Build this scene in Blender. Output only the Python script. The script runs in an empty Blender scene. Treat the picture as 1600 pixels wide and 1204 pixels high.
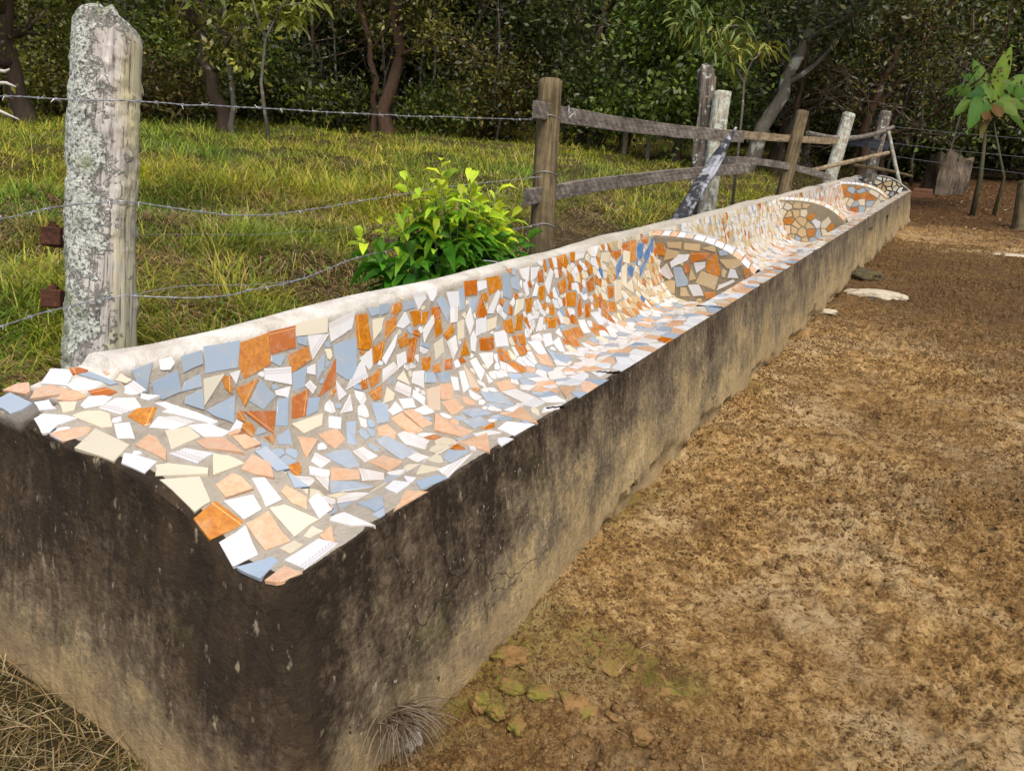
import bpy, math, random
import numpy as np
from mathutils import Vector, Matrix

# ------------------------------------------------------------------ camera
CAM = np.array([1.033, -0.89, 1.5])
FPX = 1150.0
RM = np.array([[0.85241, -0.20759, 0.47990],
               [0.52125, 0.26521, -0.81115],
               [0.04111, 0.94158, 0.33427]])
# orthonormalise the camera frame (rows: world axes, columns: camera right / up / back)
_q = [RM[:, 0] / np.linalg.norm(RM[:, 0])]
_u = RM[:, 1] - _q[0] * RM[:, 1].dot(_q[0]); _q.append(_u / np.linalg.norm(_u))
_q.append(np.cross(_q[0], _q[1]))
RM = np.array(_q).T
scene = bpy.context.scene
COL = scene.collection
cam_data = bpy.data.cameras.new("camera")
cam = bpy.data.objects.new("camera", cam_data)
COL.objects.link(cam)
cam_data.sensor_width = 36.0
cam_data.lens = FPX / 1600.0 * 36.0
cam_data.clip_start = 0.05
cam_data.clip_end = 500.0
m4 = Matrix([[*RM[i], CAM[i]] for i in range(3)] + [[0, 0, 0, 1]])
cam.matrix_world = m4
scene.camera = cam

# ------------------------------------------------------------------ light
SUN_EL, SUN_AZ = math.radians(62), math.radians(132)      # azimuth from +Y towards +X
world = bpy.data.worlds.new("World"); scene.world = world; world.use_nodes = True
wn = world.node_tree; bg = wn.nodes["Background"]
sky = wn.nodes.new("ShaderNodeTexSky"); sky.sky_type = 'NISHITA'; sky.sun_disc = False
sky.sun_elevation = SUN_EL; sky.sun_rotation = SUN_AZ
sky.air_density = 1.0; sky.dust_density = 5.0; sky.ozone_density = 0.6
wn.links.new(sky.outputs[0], bg.inputs[0]); bg.inputs[1].default_value = 0.15
sl = bpy.data.lights.new("sun", 'SUN'); sl.energy = 1.3; sl.angle = math.radians(26); sl.color = (1.0, 0.93, 0.80)
sun = bpy.data.objects.new("sun", sl); COL.objects.link(sun)
sd = Vector((math.sin(SUN_AZ) * math.cos(SUN_EL), math.cos(SUN_AZ) * math.cos(SUN_EL), math.sin(SUN_EL)))
sun.rotation_euler = sd.to_track_quat('Z', 'Y').to_euler()
scene.view_settings.view_transform = 'Standard'
scene.view_settings.look = 'None'
scene.view_settings.gamma = 1.0
scene.view_settings.exposure = 0.46
scene.view_settings.use_curve_mapping = False

rng = np.random.default_rng(7)
random.seed(7)

# ------------------------------------------------------------------ helpers
def at(px, py, d):
    """world point seen at photo pixel (px,py) at depth d metres"""
    return CAM + RM @ np.array([(px - 800) / FPX, -(py - 602) / FPX, -1.0]) * d

def _hash(ix, iy, iz, seed):
    h = (ix * 374761393 + iy * 668265263 + iz * 2147483647 + seed * 1274126177) & 0xffffffff
    h = ((h ^ (h >> 13)) * 1274126177) & 0xffffffff
    h = ((h ^ (h >> 16)) * 668265263) & 0xffffffff
    return ((h ^ (h >> 15)) & 0xffff) / 65535.0

def vnoise(P, seed=0):
    P = np.asarray(P, float)
    f = np.floor(P).astype(np.int64); t = P - f; t = t * t * (3 - 2 * t)
    x, y, z = f[..., 0], f[..., 1], f[..., 2]
    r = 0
    for dx in (0, 1):
        wx = t[..., 0] if dx else 1 - t[..., 0]
        for dy in (0, 1):
            wy = t[..., 1] if dy else 1 - t[..., 1]
            for dz in (0, 1):
                wz = t[..., 2] if dz else 1 - t[..., 2]
                r = r + wx * wy * wz * _hash(x + dx, y + dy, z + dz, seed)
    return r * 2 - 1

def fbm(P, octv=4, seed=0, gain=0.5):
    P = np.asarray(P, float); r = 0; a = 1.0; s = 0
    for o in range(octv):
        r = r + a * vnoise(P * (2.03 ** o) + o * 17.3, seed + o); s += a; a *= gain
    return r / s

def fbm2(x, y, sc, octv=4, seed=0, gain=0.5):
    return fbm(np.stack([x * sc, y * sc, np.zeros_like(x)], -1), octv, seed, gain)

def sstep(a, b, x):
    t = np.clip((np.asarray(x, float) - a) / (b - a), 0, 1); return t * t * (3 - 2 * t)

def fast_mesh(name, V, F, k, mat=None, parent=None, smooth=False, col=None, col_name="tint", fattr=None):
    """uniform k-gon mesh from numpy arrays; col = per-vertex rgb"""
    V = np.asarray(V, np.float32); F = np.asarray(F, np.int32).reshape(-1, k)
    me = bpy.data.meshes.new(name)
    me.vertices.add(len(V)); me.vertices.foreach_set("co", V.ravel())
    me.loops.add(F.size); me.loops.foreach_set("vertex_index", F.ravel())
    me.polygons.add(len(F))
    me.polygons.foreach_set("loop_start", np.arange(0, F.size, k, dtype=np.int32))
    me.polygons.foreach_set("loop_total", np.full(len(F), k, np.int32))
    if smooth: me.polygons.foreach_set("use_smooth", np.ones(len(F), bool))
    me.update(calc_edges=True)
    if col is not None:
        ca = me.color_attributes.new(col_name, 'FLOAT_COLOR', 'POINT')
        c4 = np.ones((len(V), 4), np.float32); c4[:, :3] = col
        ca.data.foreach_set("color", c4.ravel())
    if fattr:
        for n, v in fattr.items():
            a = me.attributes.new(n, 'FLOAT', 'POINT'); a.data.foreach_set("value", np.asarray(v, np.float32))
    me.validate()
    if mat: me.materials.append(mat)
    return link(name, me, parent)

def py_mesh(name, V, F, mat=None, parent=None, smooth=False, col=None, fattr=None, uv=None):
    me = bpy.data.meshes.new(name)
    me.from_pydata([tuple(map(float, v)) for v in V], [], F)
    if smooth: me.polygons.foreach_set("use_smooth", np.ones(len(me.polygons), bool))
    if col is not None:
        ca = me.color_attributes.new("tint", 'FLOAT_COLOR', 'POINT')
        c4 = np.ones((len(V), 4), np.float32); c4[:, :3] = col
        ca.data.foreach_set("color", c4.ravel())
    if fattr:
        for n, v in fattr.items():
            a = me.attributes.new(n, 'FLOAT', 'POINT'); a.data.foreach_set("value", np.asarray(v, np.float32))
    if uv is not None:      # per-vertex uv
        a = me.attributes.new("shard_uv", 'FLOAT_VECTOR', 'POINT')
        u3 = np.zeros((len(V), 3), np.float32); u3[:, :2] = uv
        a.data.foreach_set("vector", u3.ravel())
    me.update()
    if mat: me.materials.append(mat)
    return link(name, me, parent)

def link(name, data, parent=None):
    o = bpy.data.objects.new(name, data); COL.objects.link(o)
    if parent is not None: o.parent = parent
    return o

def tag(o, label=None, cat=None, group=None, kind=None):
    if label: o["label"] = label
    if cat: o["category"] = cat
    if group: o["group"] = group
    if kind: o["kind"] = kind
    return o

def empty(name, loc=(0, 0, 0)):
    o = bpy.data.objects.new(name, None); o.location = tuple(map(float, loc)); COL.objects.link(o)
    o.empty_display_size = 0.2
    return o

def copy_tree(o, parent=None):
    kids = [c for c in o.children]
    c = o.copy(); COL.objects.link(c); c.parent = parent
    for ch in kids: copy_tree(ch, c)
    return c

# ---- node material helpers
def new_mat(name, rough=0.8, spec=0.3):
    m = bpy.data.materials.new(name); m.use_nodes = True
    nt = m.node_tree; b = nt.nodes["Principled BSDF"]
    b.inputs["Roughness"].default_value = rough
    b.inputs["Specular IOR Level"].default_value = spec
    return m, nt, b

def nd(nt, t, **kw):
    n = nt.nodes.new(t)
    for k, v in kw.items():
        if k.startswith("i_"): n.inputs[k[2:]].default_value = v
        else: setattr(n, k, v)
    return n

def noise_n(nt, vec, scale, detail=4, rough=0.55, dist=0.0):
    n = nt.nodes.new("ShaderNodeTexNoise"); n.inputs["Scale"].default_value = scale
    n.inputs["Detail"].default_value = detail; n.inputs["Roughness"].default_value = rough
    n.inputs["Distortion"].default_value = dist
    if vec is not None: nt.links.new(vec, n.inputs["Vector"])
    return n.outputs["Fac"]

def ramp(nt, fac, stops, interp='LINEAR'):
    r = nt.nodes.new("ShaderNodeValToRGB"); r.color_ramp.interpolation = interp
    e = r.color_ramp.elements
    while len(e) < len(stops): e.new(0.5)
    for i, (p, c) in enumerate(stops):
        e[i].position = p
        e[i].color = (c, c, c, 1) if isinstance(c, (int, float)) else (*c, 1)
    nt.links.new(fac, r.inputs[0]); return r.outputs[0]

def mixc(nt, fac, a, b, mode='MIX'):
    n = nt.nodes.new("ShaderNodeMix"); n.data_type = 'RGBA'; n.blend_type = mode
    for s, v in ((n.inputs[0], fac), (n.inputs[6], a), (n.inputs[7], b)):
        if isinstance(v, (int, float)): s.default_value = v
        elif isinstance(v, tuple): s.default_value = (*v, 1)
        else: nt.links.new(v, s)
    return n.outputs[2]

def mathn(nt, op, a, b=None, c=None, clamp=False):
    n = nt.nodes.new("ShaderNodeMath"); n.operation = op; n.use_clamp = clamp
    for s, v in zip(n.inputs, (a, b, c)):
        if v is None: continue
        if isinstance(v, (int, float)): s.default_value = v
        else: nt.links.new(v, s)
    return n.outputs[0]

def mapping(nt, vec, scale=(1, 1, 1), rot=(0, 0, 0)):
    n = nt.nodes.new("ShaderNodeMapping"); n.inputs["Scale"].default_value = scale
    n.inputs["Rotation"].default_value = rot
    nt.links.new(vec, n.inputs["Vector"]); return n.outputs[0]

def attr(nt, name, kind='Color'):
    n = nt.nodes.new("ShaderNodeAttribute"); n.attribute_name = name; return n.outputs[kind]

def coords(nt, which="Object"):
    return nt.nodes.new("ShaderNodeTexCoord").outputs[which]

def geopos(nt):
    return nt.nodes.new("ShaderNodeNewGeometry").outputs["Position"]

def bump(nt, b, h, strength=0.5, dist=0.01, prev=None):
    n = nt.nodes.new("ShaderNodeBump"); n.inputs["Strength"].default_value = strength
    n.inputs["Distance"].default_value = dist
    nt.links.new(h, n.inputs["Height"])
    if prev is not None: nt.links.new(prev, n.inputs["Normal"])
    nt.links.new(n.outputs[0], b.inputs["Normal"]); return n.outputs[0]

def sep(nt, vec):
    n = nt.nodes.new("ShaderNodeSeparateXYZ"); nt.links.new(vec, n.inputs[0]); return n.outputs
# ------------------------------------------------------------------ trough surfaces (metres, trough runs along +Y)
Y_END, Y0_IN, L_END = 15.5, 0.25, 15.66
DIVS = [4.42, 8.6, 13.3]
# interior profile from the front rim's outer edge to the foot of the back ridge
PROF = np.array([(0.0, .600), (-.06, .603), (-.125, .598), (-.140, .580), (-.165, .530), (-.21, .450), (-.28, .380),
                 (-.38, .335), (-.50, .315), (-.62, .305), (-.70, .318), (-.76, .350), (-.81, .410), (-.845, .480),
                 (-.875, .560), (-.90, .640), (-.925, .705), (-.945, .765), (-.958, .792)])
_seg = np.r_[0, np.cumsum(np.linalg.norm(np.diff(PROF, axis=0), axis=1))]
U_MAX = _seg[-1]
def prof(u):
    u = np.asarray(u, float)
    return np.stack([np.interp(u, _seg, PROF[:, 0]), np.interp(u, _seg, PROF[:, 1])], -1)
OUT_ARC = np.array([(-1.20, .72), (-1.0, .715), (-.78, .70), (-.55, .705), (-.43, .700), (-.31, .664), (-.24, .615), (-.19, .583), (-.114, .575), (0, .590), (.1, .59)])
IN_ARC = np.array([(-1.20, .79), (-1.05, .79), (-.95, .782), (-.835, .750), (-.56, .737), (-.40, .725), (-.32, .706), (-.233, .669), (-.16, .628), (-.107, .606), (0, .600), (.1, .6)])
def end_top(x, y):
    """height of the tiled top of the near end wall"""
    x = np.asarray(x, float); t = np.clip(np.asarray(y, float) / Y0_IN, 0, 1)
    return np.interp(x, OUT_ARC[:, 0], OUT_ARC[:, 1]) * (1 - t) + np.interp(x, IN_ARC[:, 0], IN_ARC[:, 1]) * t
R_C = 0.055
def round_corner(P):
    """round the near front corner of the block in plan"""
    P = np.array(P, float)
    xf = .085 * np.clip((.6 - P[..., 2]) / .6, 0, 2)
    yf = -.018 - .13 * np.clip((.62 - P[..., 2]) / .72, 0, 2)
    a = P[..., 0] - (xf - R_C); b = (yf + R_C) - P[..., 1]
    m = (a > 0) & (b > 0)
    L = np.hypot(a, b) + 1e-9; d = np.maximum(a, b)
    P[..., 0] = np.where(m, xf - R_C + a * d / L, P[..., 0])
    P[..., 1] = np.where(m, yf + R_C - b * d / L, P[..., 1])
    return P
ARCH = np.array([(-.96, .765), (-.93, .77), (-.80, .778), (-.66, .778), (-.552, .766), (-.45, .745), (-.364, .712), (-.30, .680), (-.255, .648), (-.20, .606), (-.165, .575)]) + np.array([0, .018])
FAR_ARCH = np.array([(-.99, .81), (-.90, .835), (-.75, .85), (-.60, .85), (-.45, .835), (-.35, .81), (-.25, .765), (-.15, .70), (-.07, .65), (-.02, .61)])
def S_lining(u, v):
    p = prof(u); v = np.asarray(v, float)
    k = .78 + .22 * sstep(.1, 1.9, v)                 # the basin is shallower at its near end
    z = p[..., 1]; z = z + (1 - k) * np.maximum(0, .6 - z)
    return round_corner(np.stack([p[..., 0], v + 0 * z, z], -1))
def S_end(x, y):
    x = np.asarray(x, float); y = np.asarray(y, float)
    return round_corner(np.stack([x, y, end_top(x, y)], -1))
# tile shards laid where the mosaic shows them: kind, then surface coordinates in millimetres
SH_L = """B 718,697 643,737 557,736 650,634;B 103,309 77,369 41,333 41,301;B 37,285 36,330 14,305 14,285;B 1369,285 1375,349 1298,305 1307,285;B 1318,332 1333,418 1270,408 1264,345 1282,324;B 1269,412 1294,434 1304,489 1265,481;B 1249,421 1257,480 1195,462 1230,410;B 1371,449 1373,519 1333,508 1324,440;B 1382,536 1372,662 1292,627 1302,515;O 1362,659 1371,783 1271,755 1251,645 1288,638;O 1375,793 1373,906 1302,882 1303,778;C 1380,916 1377,1067 1321,1043 1338,906;B 1333,904 1326,954 1294,936 1311,902;P 1330,956 1312,1052 1242,944;O 1279,845 1290,935 1243,939 1219,837;B 1292,774 1286,836 1252,795 1278,763;P 1260,730 1238,834 1180,816 1224,720;C 1284,498 1281,571 1208,471;O 1279,561 1266,593 1214,575 1239,559;W 1279,593 1278,636 1241,602;O 1226,597 1233,688 1158,612;B 1170,636 1225,700 1155,739 1123,676;B 1188,473 1203,584 1112,548 1155,499;O 1137,601 1098,718 1019,675;O 1017,638 1011,681 979,656;B 1215,836 1221,901 1153,871 1147,824;W 1177,746 1172,810 1134,786 1158,745;O 1127,805 1134,882 1041,832 1048,774;B 1138,744 1132,790 1030,744 1045,701;C 1027,764 1024,907 982,880 977,796;B 1000,682 1015,742 952,725 971,678;B 1103,864 1090,923 1042,891 1039,837;B 1224,961 1245,1006 1191,980 1163,939;O 1094,919 1215,1051 1119,1016;W 1219,906 1222,948 1184,935 1198,902;P 1157,876 1168,905 1136,924 1115,898;P 1348,1072 1367,1218 1308,1174 1298,1130 1284,1060;B 1264,1065 1266,1184 1119,1127 1125,1076 1165,1039;O 1349,1217 1345,1278 1230,1259 1210,1237 1229,1182;P 1138,1023 1066,1052 1053,1007;P 1000,987 1059,1068 992,1048;W 1007,932 981,981 940,950 961,907;B 954,992 942,1035 851,961 872,934;S 949,847 946,935 891,940 872,872;S 970,764 933,830 881,741;P 858,744 886,786 825,805 812,746;P 787,693 738,709 667,635;W 842,721 779,753 747,715 802,687;B 879,814 842,912 735,854 747,813;S 790,773 704,820 655,768 722,706;P 719,837 617,846 575,801 634,762;P 825,920 827,973 746,961 741,892;P 1186,1175 1208,1250 1141,1229 1130,1207;O 1211,1259 1223,1336 1157,1290 1148,1243;O 1293,1370 1309,1445 1262,1422 1231,1347;W 1155,1296 1232,1416 1187,1383 1131,1309;C 1317,1303 1314,1368 1270,1335 1242,1278;B 1370,1289 1361,1360 1334,1346 1332,1302;B 1370,1369 1366,1417 1332,1405 1328,1358;O 1351,1443 1361,1495 1332,1490 1313,1451 1324,1420;B 1356,1500 1350,1579 1321,1579 1319,1501;P 1378,1582 1375,1659 1344,1661 1307,1595;O 1307,1537 1301,1601 1250,1582 1244,1534;W 1265,1431 1313,1507 1263,1518 1248,1463;O 1211,1415 1229,1478 1179,1467 1174,1417;O 1196,1481 1195,1535 1100,1475 1104,1436;P 1149,1385 1152,1441 1106,1429 1094,1369;W 1216,1588 1264,1679 1232,1673 1164,1577;O 1296,1685 1291,1740 1248,1731 1243,1670;O 1288,1612 1287,1660 1238,1615 1244,1584;B 1321,1731 1334,1782 1273,1811 1218,1767;W 1345,1818 1336,1906 1270,1886 1276,1822;P 1272,1816 1267,1871 1204,1837 1208,1791;O 1373,1973 1367,2072 1302,2042 1308,1953;W 1356,2076 1351,2148 1316,2140 1312,2068;O 1361,2165 1357,2274 1295,2270 1278,2149;B 1346,1919 1345,1959 1252,1923 1249,1876;O 1202,1998 1284,2076 1197,2085 1180,2050;W 1197,2089 1289,2232 1268,2245 1187,2140;W 1197,1903 1244,1963 1173,1964 1125,1913;B 1290,1975 1282,2054 1219,1972 1251,1957;O 1166,1719 1201,1798 1161,1795 1140,1736;O 1242,1678 1239,1721 1179,1715 1169,1657;C 1140,1637 1153,1705 1094,1688 1073,1624;P 1130,1732 1143,1803 1082,1790 1047,1740;C 1198,1840 1200,1888 1124,1863 1123,1814;O 1045,1796 1114,1864 1035,1864;W 1108,1909 1135,1948 1092,1954 1041,1912 1053,1889;W 1179,1993 1182,2072 1113,2053 1109,1957;O 1092,1979 1076,2090 1010,2066 1036,1960;P 1091,2113 1084,2218 1005,2195 1023,2092;C 1162,2081 1164,2164 1115,2131 1111,2063;O 1098,1529 1092,1589 1045,1562 1045,1516;O 1050,1587 1049,1639 1017,1626 1018,1577;O 1057,1676 1049,1731 1008,1707 1015,1656;O 1114,1152 1129,1193 1061,1167 1064,1138;O 1097,1191 1120,1267 1068,1238 1055,1189;O 1039,1167 1050,1245 998,1216 1002,1176;P 1062,1262 1110,1282 1125,1352 1089,1367;C 975,1218 1032,1271 997,1297 975,1277;P 1010,1309 1040,1344 996,1401 960,1374;W 1013,1423 1055,1455 1044,1520 975,1479;B 993,1499 1031,1525 1023,1580 974,1569;B 1015,1590 999,1674 955,1657 968,1599;W 954,1385 981,1414 934,1451 900,1422;C 1051,1342 1075,1400 1007,1404;T 960,1489 953,1577 853,1479 869,1421;S 960,1589 940,1657 878,1602 898,1537;W 975,1677 958,1715 903,1681 913,1647;W 980,1747 975,1781 896,1750 883,1695;T 998,1796 951,1829 872,1808 893,1756;W 1007,1855 1012,1905 938,1920 903,1856;P 1023,1938 1002,2046 959,2014 941,1954;B 992,1161 974,1240 895,1189 903,1129;W 939,1218 962,1280 916,1292 912,1229;W 967,1310 949,1381 908,1367 921,1304;W 898,1348 898,1429 848,1431 856,1374;S 899,1212 903,1275 777,1269 783,1208;S 908,1289 900,1342 792,1357 787,1290;W 817,1161 817,1213 697,1202 651,1117 747,1120;S 882,1113 882,1165 828,1162 799,1118 854,1088;B 832,1052 828,1110 650,1071 662,989;S 731,902 735,982 631,965 611,870;W 643,1010 647,1067 574,1046 582,986;S 838,1436 616,1385 605,1302 746,1309;S 882,1530 866,1609 803,1592 790,1493;S 8,333 49,429 5,458;B 56,481 43,544 8,556 22,460;P 52,572 41,717 8,556;S 116,764 85,860 1,752;B 90,644 109,694 53,717 50,630;W 76,912 82,974 8,1015 12,904;S 112,1030 120,1121 4,1032;W 36,1120 50,1162 17,1221 8,1186;W 103,412 113,457 67,466 60,404;C 88,523 112,574 47,586;O 114,712 120,751 77,732 88,712;W 121,841 92,891 55,889 100,829;S 112,1383 64,1424 35,1291;W 88,1605 42,1674 36,1570;B 799,1559 764,1648 667,1616 716,1531;B 723,1470 689,1547 602,1497 630,1415;W 786,1883 760,1960 626,1912 621,1815;S 856,1932 839,2018 774,1984 797,1889;W 884,1735 818,1757 810,1706 853,1705;B 846,1785 790,1857 689,1801 782,1743;W 925,1918 870,1920 867,1884;O 1129,2213 1127,2287 1059,2276 1072,2201;O 1134,2350 1129,2410 1054,2359 1068,2293;C 1212,2383 1206,2455 1159,2423 1139,2328;B 1357,2320 1355,2378 1228,2330 1251,2271;B 1329,2379 1330,2458 1257,2423 1279,2368;P 1360,2479 1359,2581 1286,2534 1312,2490;W 1353,2603 1346,2694 1298,2631 1287,2573;O 1321,2656 1327,2713 1261,2694 1270,2636;O 1198,2464 1199,2537 1132,2500 1129,2447;O 1237,2627 1240,2696 1171,2659 1166,2608;W 1204,2544 1267,2615 1244,2630 1198,2581;W 1240,2696 1321,2808 1297,2826 1189,2714;O 1123,2693 1122,2741 1062,2723 1077,2680;O 1223,2844 1244,2945 1168,2925 1166,2849;O 1161,2922 1142,3038 1069,2992 1087,2890;O 1057,2641 1050,2745 996,2692 1012,2619;O 1056,3105 1049,3184 974,3125 979,3063;O 1052,3005 1111,3087 1007,3036 1002,2984;O 1175,3201 1199,3297 1125,3280 1114,3205;P 1381,3162 1376,3292 1330,3230 1328,3131;O 1379,3081 1378,3145 1323,3112 1329,3061;O 1040,2301 1032,2369 977,2344 987,2302;P 1005,2427 1002,2503 953,2528 975,2419;W 983,2374 957,2479 879,2469 901,2407;W 986,2545 976,2621 915,2584 920,2507;O 955,2742 948,2839 834,2799 848,2730;O 951,2858 940,2939 881,2926 876,2854;W 927,2597 938,2680 844,2621 857,2585;W 1079,2565 1078,2605 1013,2551 1019,2489;W 1281,2480 1294,2525 1222,2513 1214,2484;W 983,2969 975,3043 885,3015 896,2951;W 994,3142 980,3253 896,3239 902,3177;S 909,2377 873,2459 786,2393 840,2356;B 914,2500 850,2546 776,2597 760,2482 827,2467;W 827,2467 759,2593 732,2455 778,2405;N 1216,3679 1267,3799 1191,3736 1144,3640;N 1176,3849 1191,3901 1163,3940 1111,3893 1133,3839;N 1292,4076 1319,4125 1310,4206 1228,4143 1212,4086 1240,4050;N 1225,4165 1296,4336 1221,4275 1175,4190;N 1321,4362 1330,4411 1232,4346 1232,4307;N 1147,4054 1217,4235 1154,4142 1088,4019;O 1352,3991 1341,4090 1209,4002 1220,3915;O 1345,3842 1350,3967 1290,3936 1298,3829;O 1315,3688 1306,3801 1279,3774 1259,3688;O 1354,4181 1344,4324 1305,4290 1314,4208;O 1106,3475 1096,3560 1034,3519 1037,3451;O 1012,3421 1000,3512 939,3487 952,3383;C 1123,3607 1118,3699 1005,3631 985,3520;C 1070,3724 1096,3873 1003,3850;C 1301,3842 1281,3941 1206,3886 1226,3807;C 1325,3502 1315,3616 1253,3571 1278,3477;C 1190,3746 1212,3844 1072,3769 1091,3704"""
SH_E = """O -1112,194 -1086,208 -1047,210 -1045,194 -1073,179;W -1134,139 -1161,168 -1102,189 -1064,173 -1032,137 -1111,112;B -1049,186 -1031,208 -913,216 -925,198;S -1188,45 -1182,82 -1154,98 -1104,74 -1103,60;S -1063,55 -1100,89 -1073,119 -1002,126 -1002,102;W -1023,135 -1022,173 -950,186 -944,171 -973,133;S -986,85 -1007,115 -975,134 -925,134 -943,101;O -943,150 -921,185 -885,193 -889,171 -914,148;B -1146,14 -1145,43 -1039,42 -1036,15 -1049,-10 -1104,-7;W -1029,47 -1004,72 -946,59 -982,34;C -966,78 -929,106 -901,82 -915,60;W -905,104 -922,136 -897,162 -873,171 -861,138 -886,103;P -858,126 -866,177 -827,208 -772,189 -788,139;C -884,68 -881,96 -845,121 -813,124 -751,92 -772,75;W -957,7 -957,30 -908,53 -864,63 -878,23 -863,-5 -871,-19 -877,-19;O -756,143 -770,177 -731,208 -670,147 -676,134;C -729,-16 -774,63 -621,54 -583,-10;W -749,99 -721,123 -640,83 -679,63;P -653,136 -678,178 -641,202 -577,209 -595,158;W -754,220 -734,239 -680,241 -691,216;W -689,200 -680,237 -609,246 -533,246 -533,230 -628,214;W -572,190 -538,227 -463,230 -461,202 -495,178;C -598,142 -563,184 -504,171 -514,99;S -604,63 -620,113 -588,111 -514,83 -477,56;S -490,153 -485,185 -449,203 -365,188 -443,145;P -494,81 -486,116 -414,140 -408,91;W -552,-6 -585,22 -553,32 -491,41 -473,-3;C -477,32 -461,52 -380,96 -365,83 -439,6;C -413,141 -384,161 -339,169 -355,95;S -438,219 -420,243 -364,243 -373,202;C -417,2 -371,68 -301,39 -299,-3;S -327,78 -330,125 -311,134 -271,133 -289,74;S -327,151 -346,201 -301,213 -265,191 -298,165;B -349,213 -345,242 -263,239 -275,211;W -291,152 -277,175 -215,168 -224,130;W -284,66 -261,125 -226,117 -231,73;O -287,-12 -294,48 -229,67 -227,48 -238,-13;S -220,71 -212,126 -123,106 -143,54;W -223,-1 -216,63 -145,33 -159,-19 -163,-19;C -215,136 -201,166 -123,192 -126,123;S -227,181 -231,200 -184,218 -162,197 -194,182;B -255,227 -199,242 -217,213;W -174,216 -175,246 -158,246 -123,239 -123,199;C -108,135 -119,172 -86,173 -91,137;S -76,152 -82,197 -16,144;C -123,78 -115,113 -86,111 -87,75;P -79,55 -71,144 -19,148 -15,50;B -148,-18 -116,47 -93,44 -77,-19 -136,-19;S -59,-19 -60,34 -6,31 -17,-19;S -123,246 -123,239 -138,246"""
SH_D = """O -918,686 -908,707 -858,708 -828,664 -833,620 -889,623;C -828,720 -719,737 -718,686 -816,684;C -694,731 -578,735 -578,687 -690,685;C -562,709 -485,735 -460,717 -461,694;C -834,587 -820,674 -724,662 -739,623;W -784,579 -732,642 -646,653 -659,609 -769,543;O -638,668 -488,686 -515,641 -628,594;O -506,640 -446,686 -427,615 -410,590 -406,530 -467,526 -509,558;C -422,645 -278,666 -257,628 -309,594 -359,589;B -437,706 -390,713 -372,682 -421,671;W -919,605 -859,579 -868,530 -905,496;P -869,491 -812,564 -750,478 -778,450;B -758,544 -696,552 -631,456 -637,427 -713,404;O -678,564 -643,592 -630,533 -651,506 -669,527;P -605,597 -521,613 -521,575 -577,528;C -626,462 -623,552 -574,483;C -572,455 -540,543 -414,520 -429,424;C -397,564 -386,584 -358,569 -368,521 -390,528;W -347,524 -336,589 -303,586 -272,530;O -242,585 -230,609 -197,604 -194,550 -219,535;P -410,422 -401,461 -307,516 -294,499;C -891,390 -768,447 -730,442 -726,351 -847,347;C -685,405 -644,408 -607,349 -677,339;W -629,428 -549,444 -503,370 -579,354;O -506,393 -418,406 -417,369 -481,345;O -899,458 -871,466 -819,454 -836,429 -892,424;C -729,581 -686,591 -683,563;C -283,478 -235,526 -225,514 -272,461"""
# ------------------------------------------------------------------ ground
def ground_h(x, y):
    x = np.asarray(x, float); y = np.asarray(y, float)
    field = sstep(1.1, 1.75, -x) * .30 + .88 * (1 - np.exp(-np.maximum(0, -x - 1.4) / 4.2))
    field = field * sstep(-1.1, .5, y + .25 * (-x - 1.1)) - .1 * (1 - sstep(-.8, .3, y)) * sstep(.0, .4, -x)
    rear = .58 * sstep(15, 27, y) + .4 * sstep(27, 45, y)
    h = np.maximum(field, 0) + np.minimum(field, 0) + rear * (1 - .6 * sstep(1.2, 4, -x))
    h = h + .10 * fbm2(x, y, .35, 2, 3) * sstep(1.3, 3, -x)
    return h

def spaced(lo, hi, c, fine, grow, cap):
    a = [c]; s = fine
    while a[-1] < hi: a.append(a[-1] + s); s = min(s * grow, cap)
    b = [c]; s = fine
    while b[-1] > lo: b.append(b[-1] - s); s = min(s * grow, cap)
    return np.array(b[:0:-1] + a)

def spaced2(lo, f0, f1, hi, fine, grow, cap):
    mid = np.arange(f0, f1, fine); a = [f1]; s = fine
    while a[-1] < hi: s = min(s * grow, cap); a.append(a[-1] + s)
    b = [f0]; s = fine
    while b[-1] > lo: s = min(s * grow, cap); b.append(b[-1] - s)
    return np.r_[b[:0:-1], mid, a]

gx = spaced2(-140, -.15, 2.2, 140, .008, 1.032, 6)
gy = spaced2(-30, -.1, 2.6, 220, .008, 1.018, 6)
GX, GY = np.meshgrid(gx, gy, indexing='ij')
GZ = ground_h(GX, GY)
yard = sstep(-.5, .0, GX) * (1 - sstep(22, 30, GY))
near = 1 / (1 + (np.hypot(GX - 1, GY) / 9) ** 2)
clod = fbm2(GX, GY, 9, 5, 11, .62)
ridg = 1 - np.abs(fbm2(GX, GY, 16, 4, 21, .6)) * 3
cells = np.abs(fbm2(GX + .02 * clod, GY, 34, 3, 41, .6))
patchy = sstep(-.25, .35, fbm2(GX, GY, 2.1, 3, 31))
GZ = GZ + yard * (.040 * fbm2(GX, GY, 1.4, 3, 5) + (.030 * clod + .022 * cells + .055 * np.maximum(0, fbm2(GX, GY, 19, 3, 43, .6) - .05) + .038 * np.maximum(0, fbm2(GX, GY, 42, 2, 44, .6) - .1)) * (.45 + .55 * patchy) + .007 * fbm2(GX, GY, 55, 2, 46)) - .012 * yard
GZ = GZ + yard * .028 * np.exp(-(((GX - .30) / .22) ** 2 + ((GY - .78) / .25) ** 2))
_hr = np.random.default_rng(55)
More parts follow.
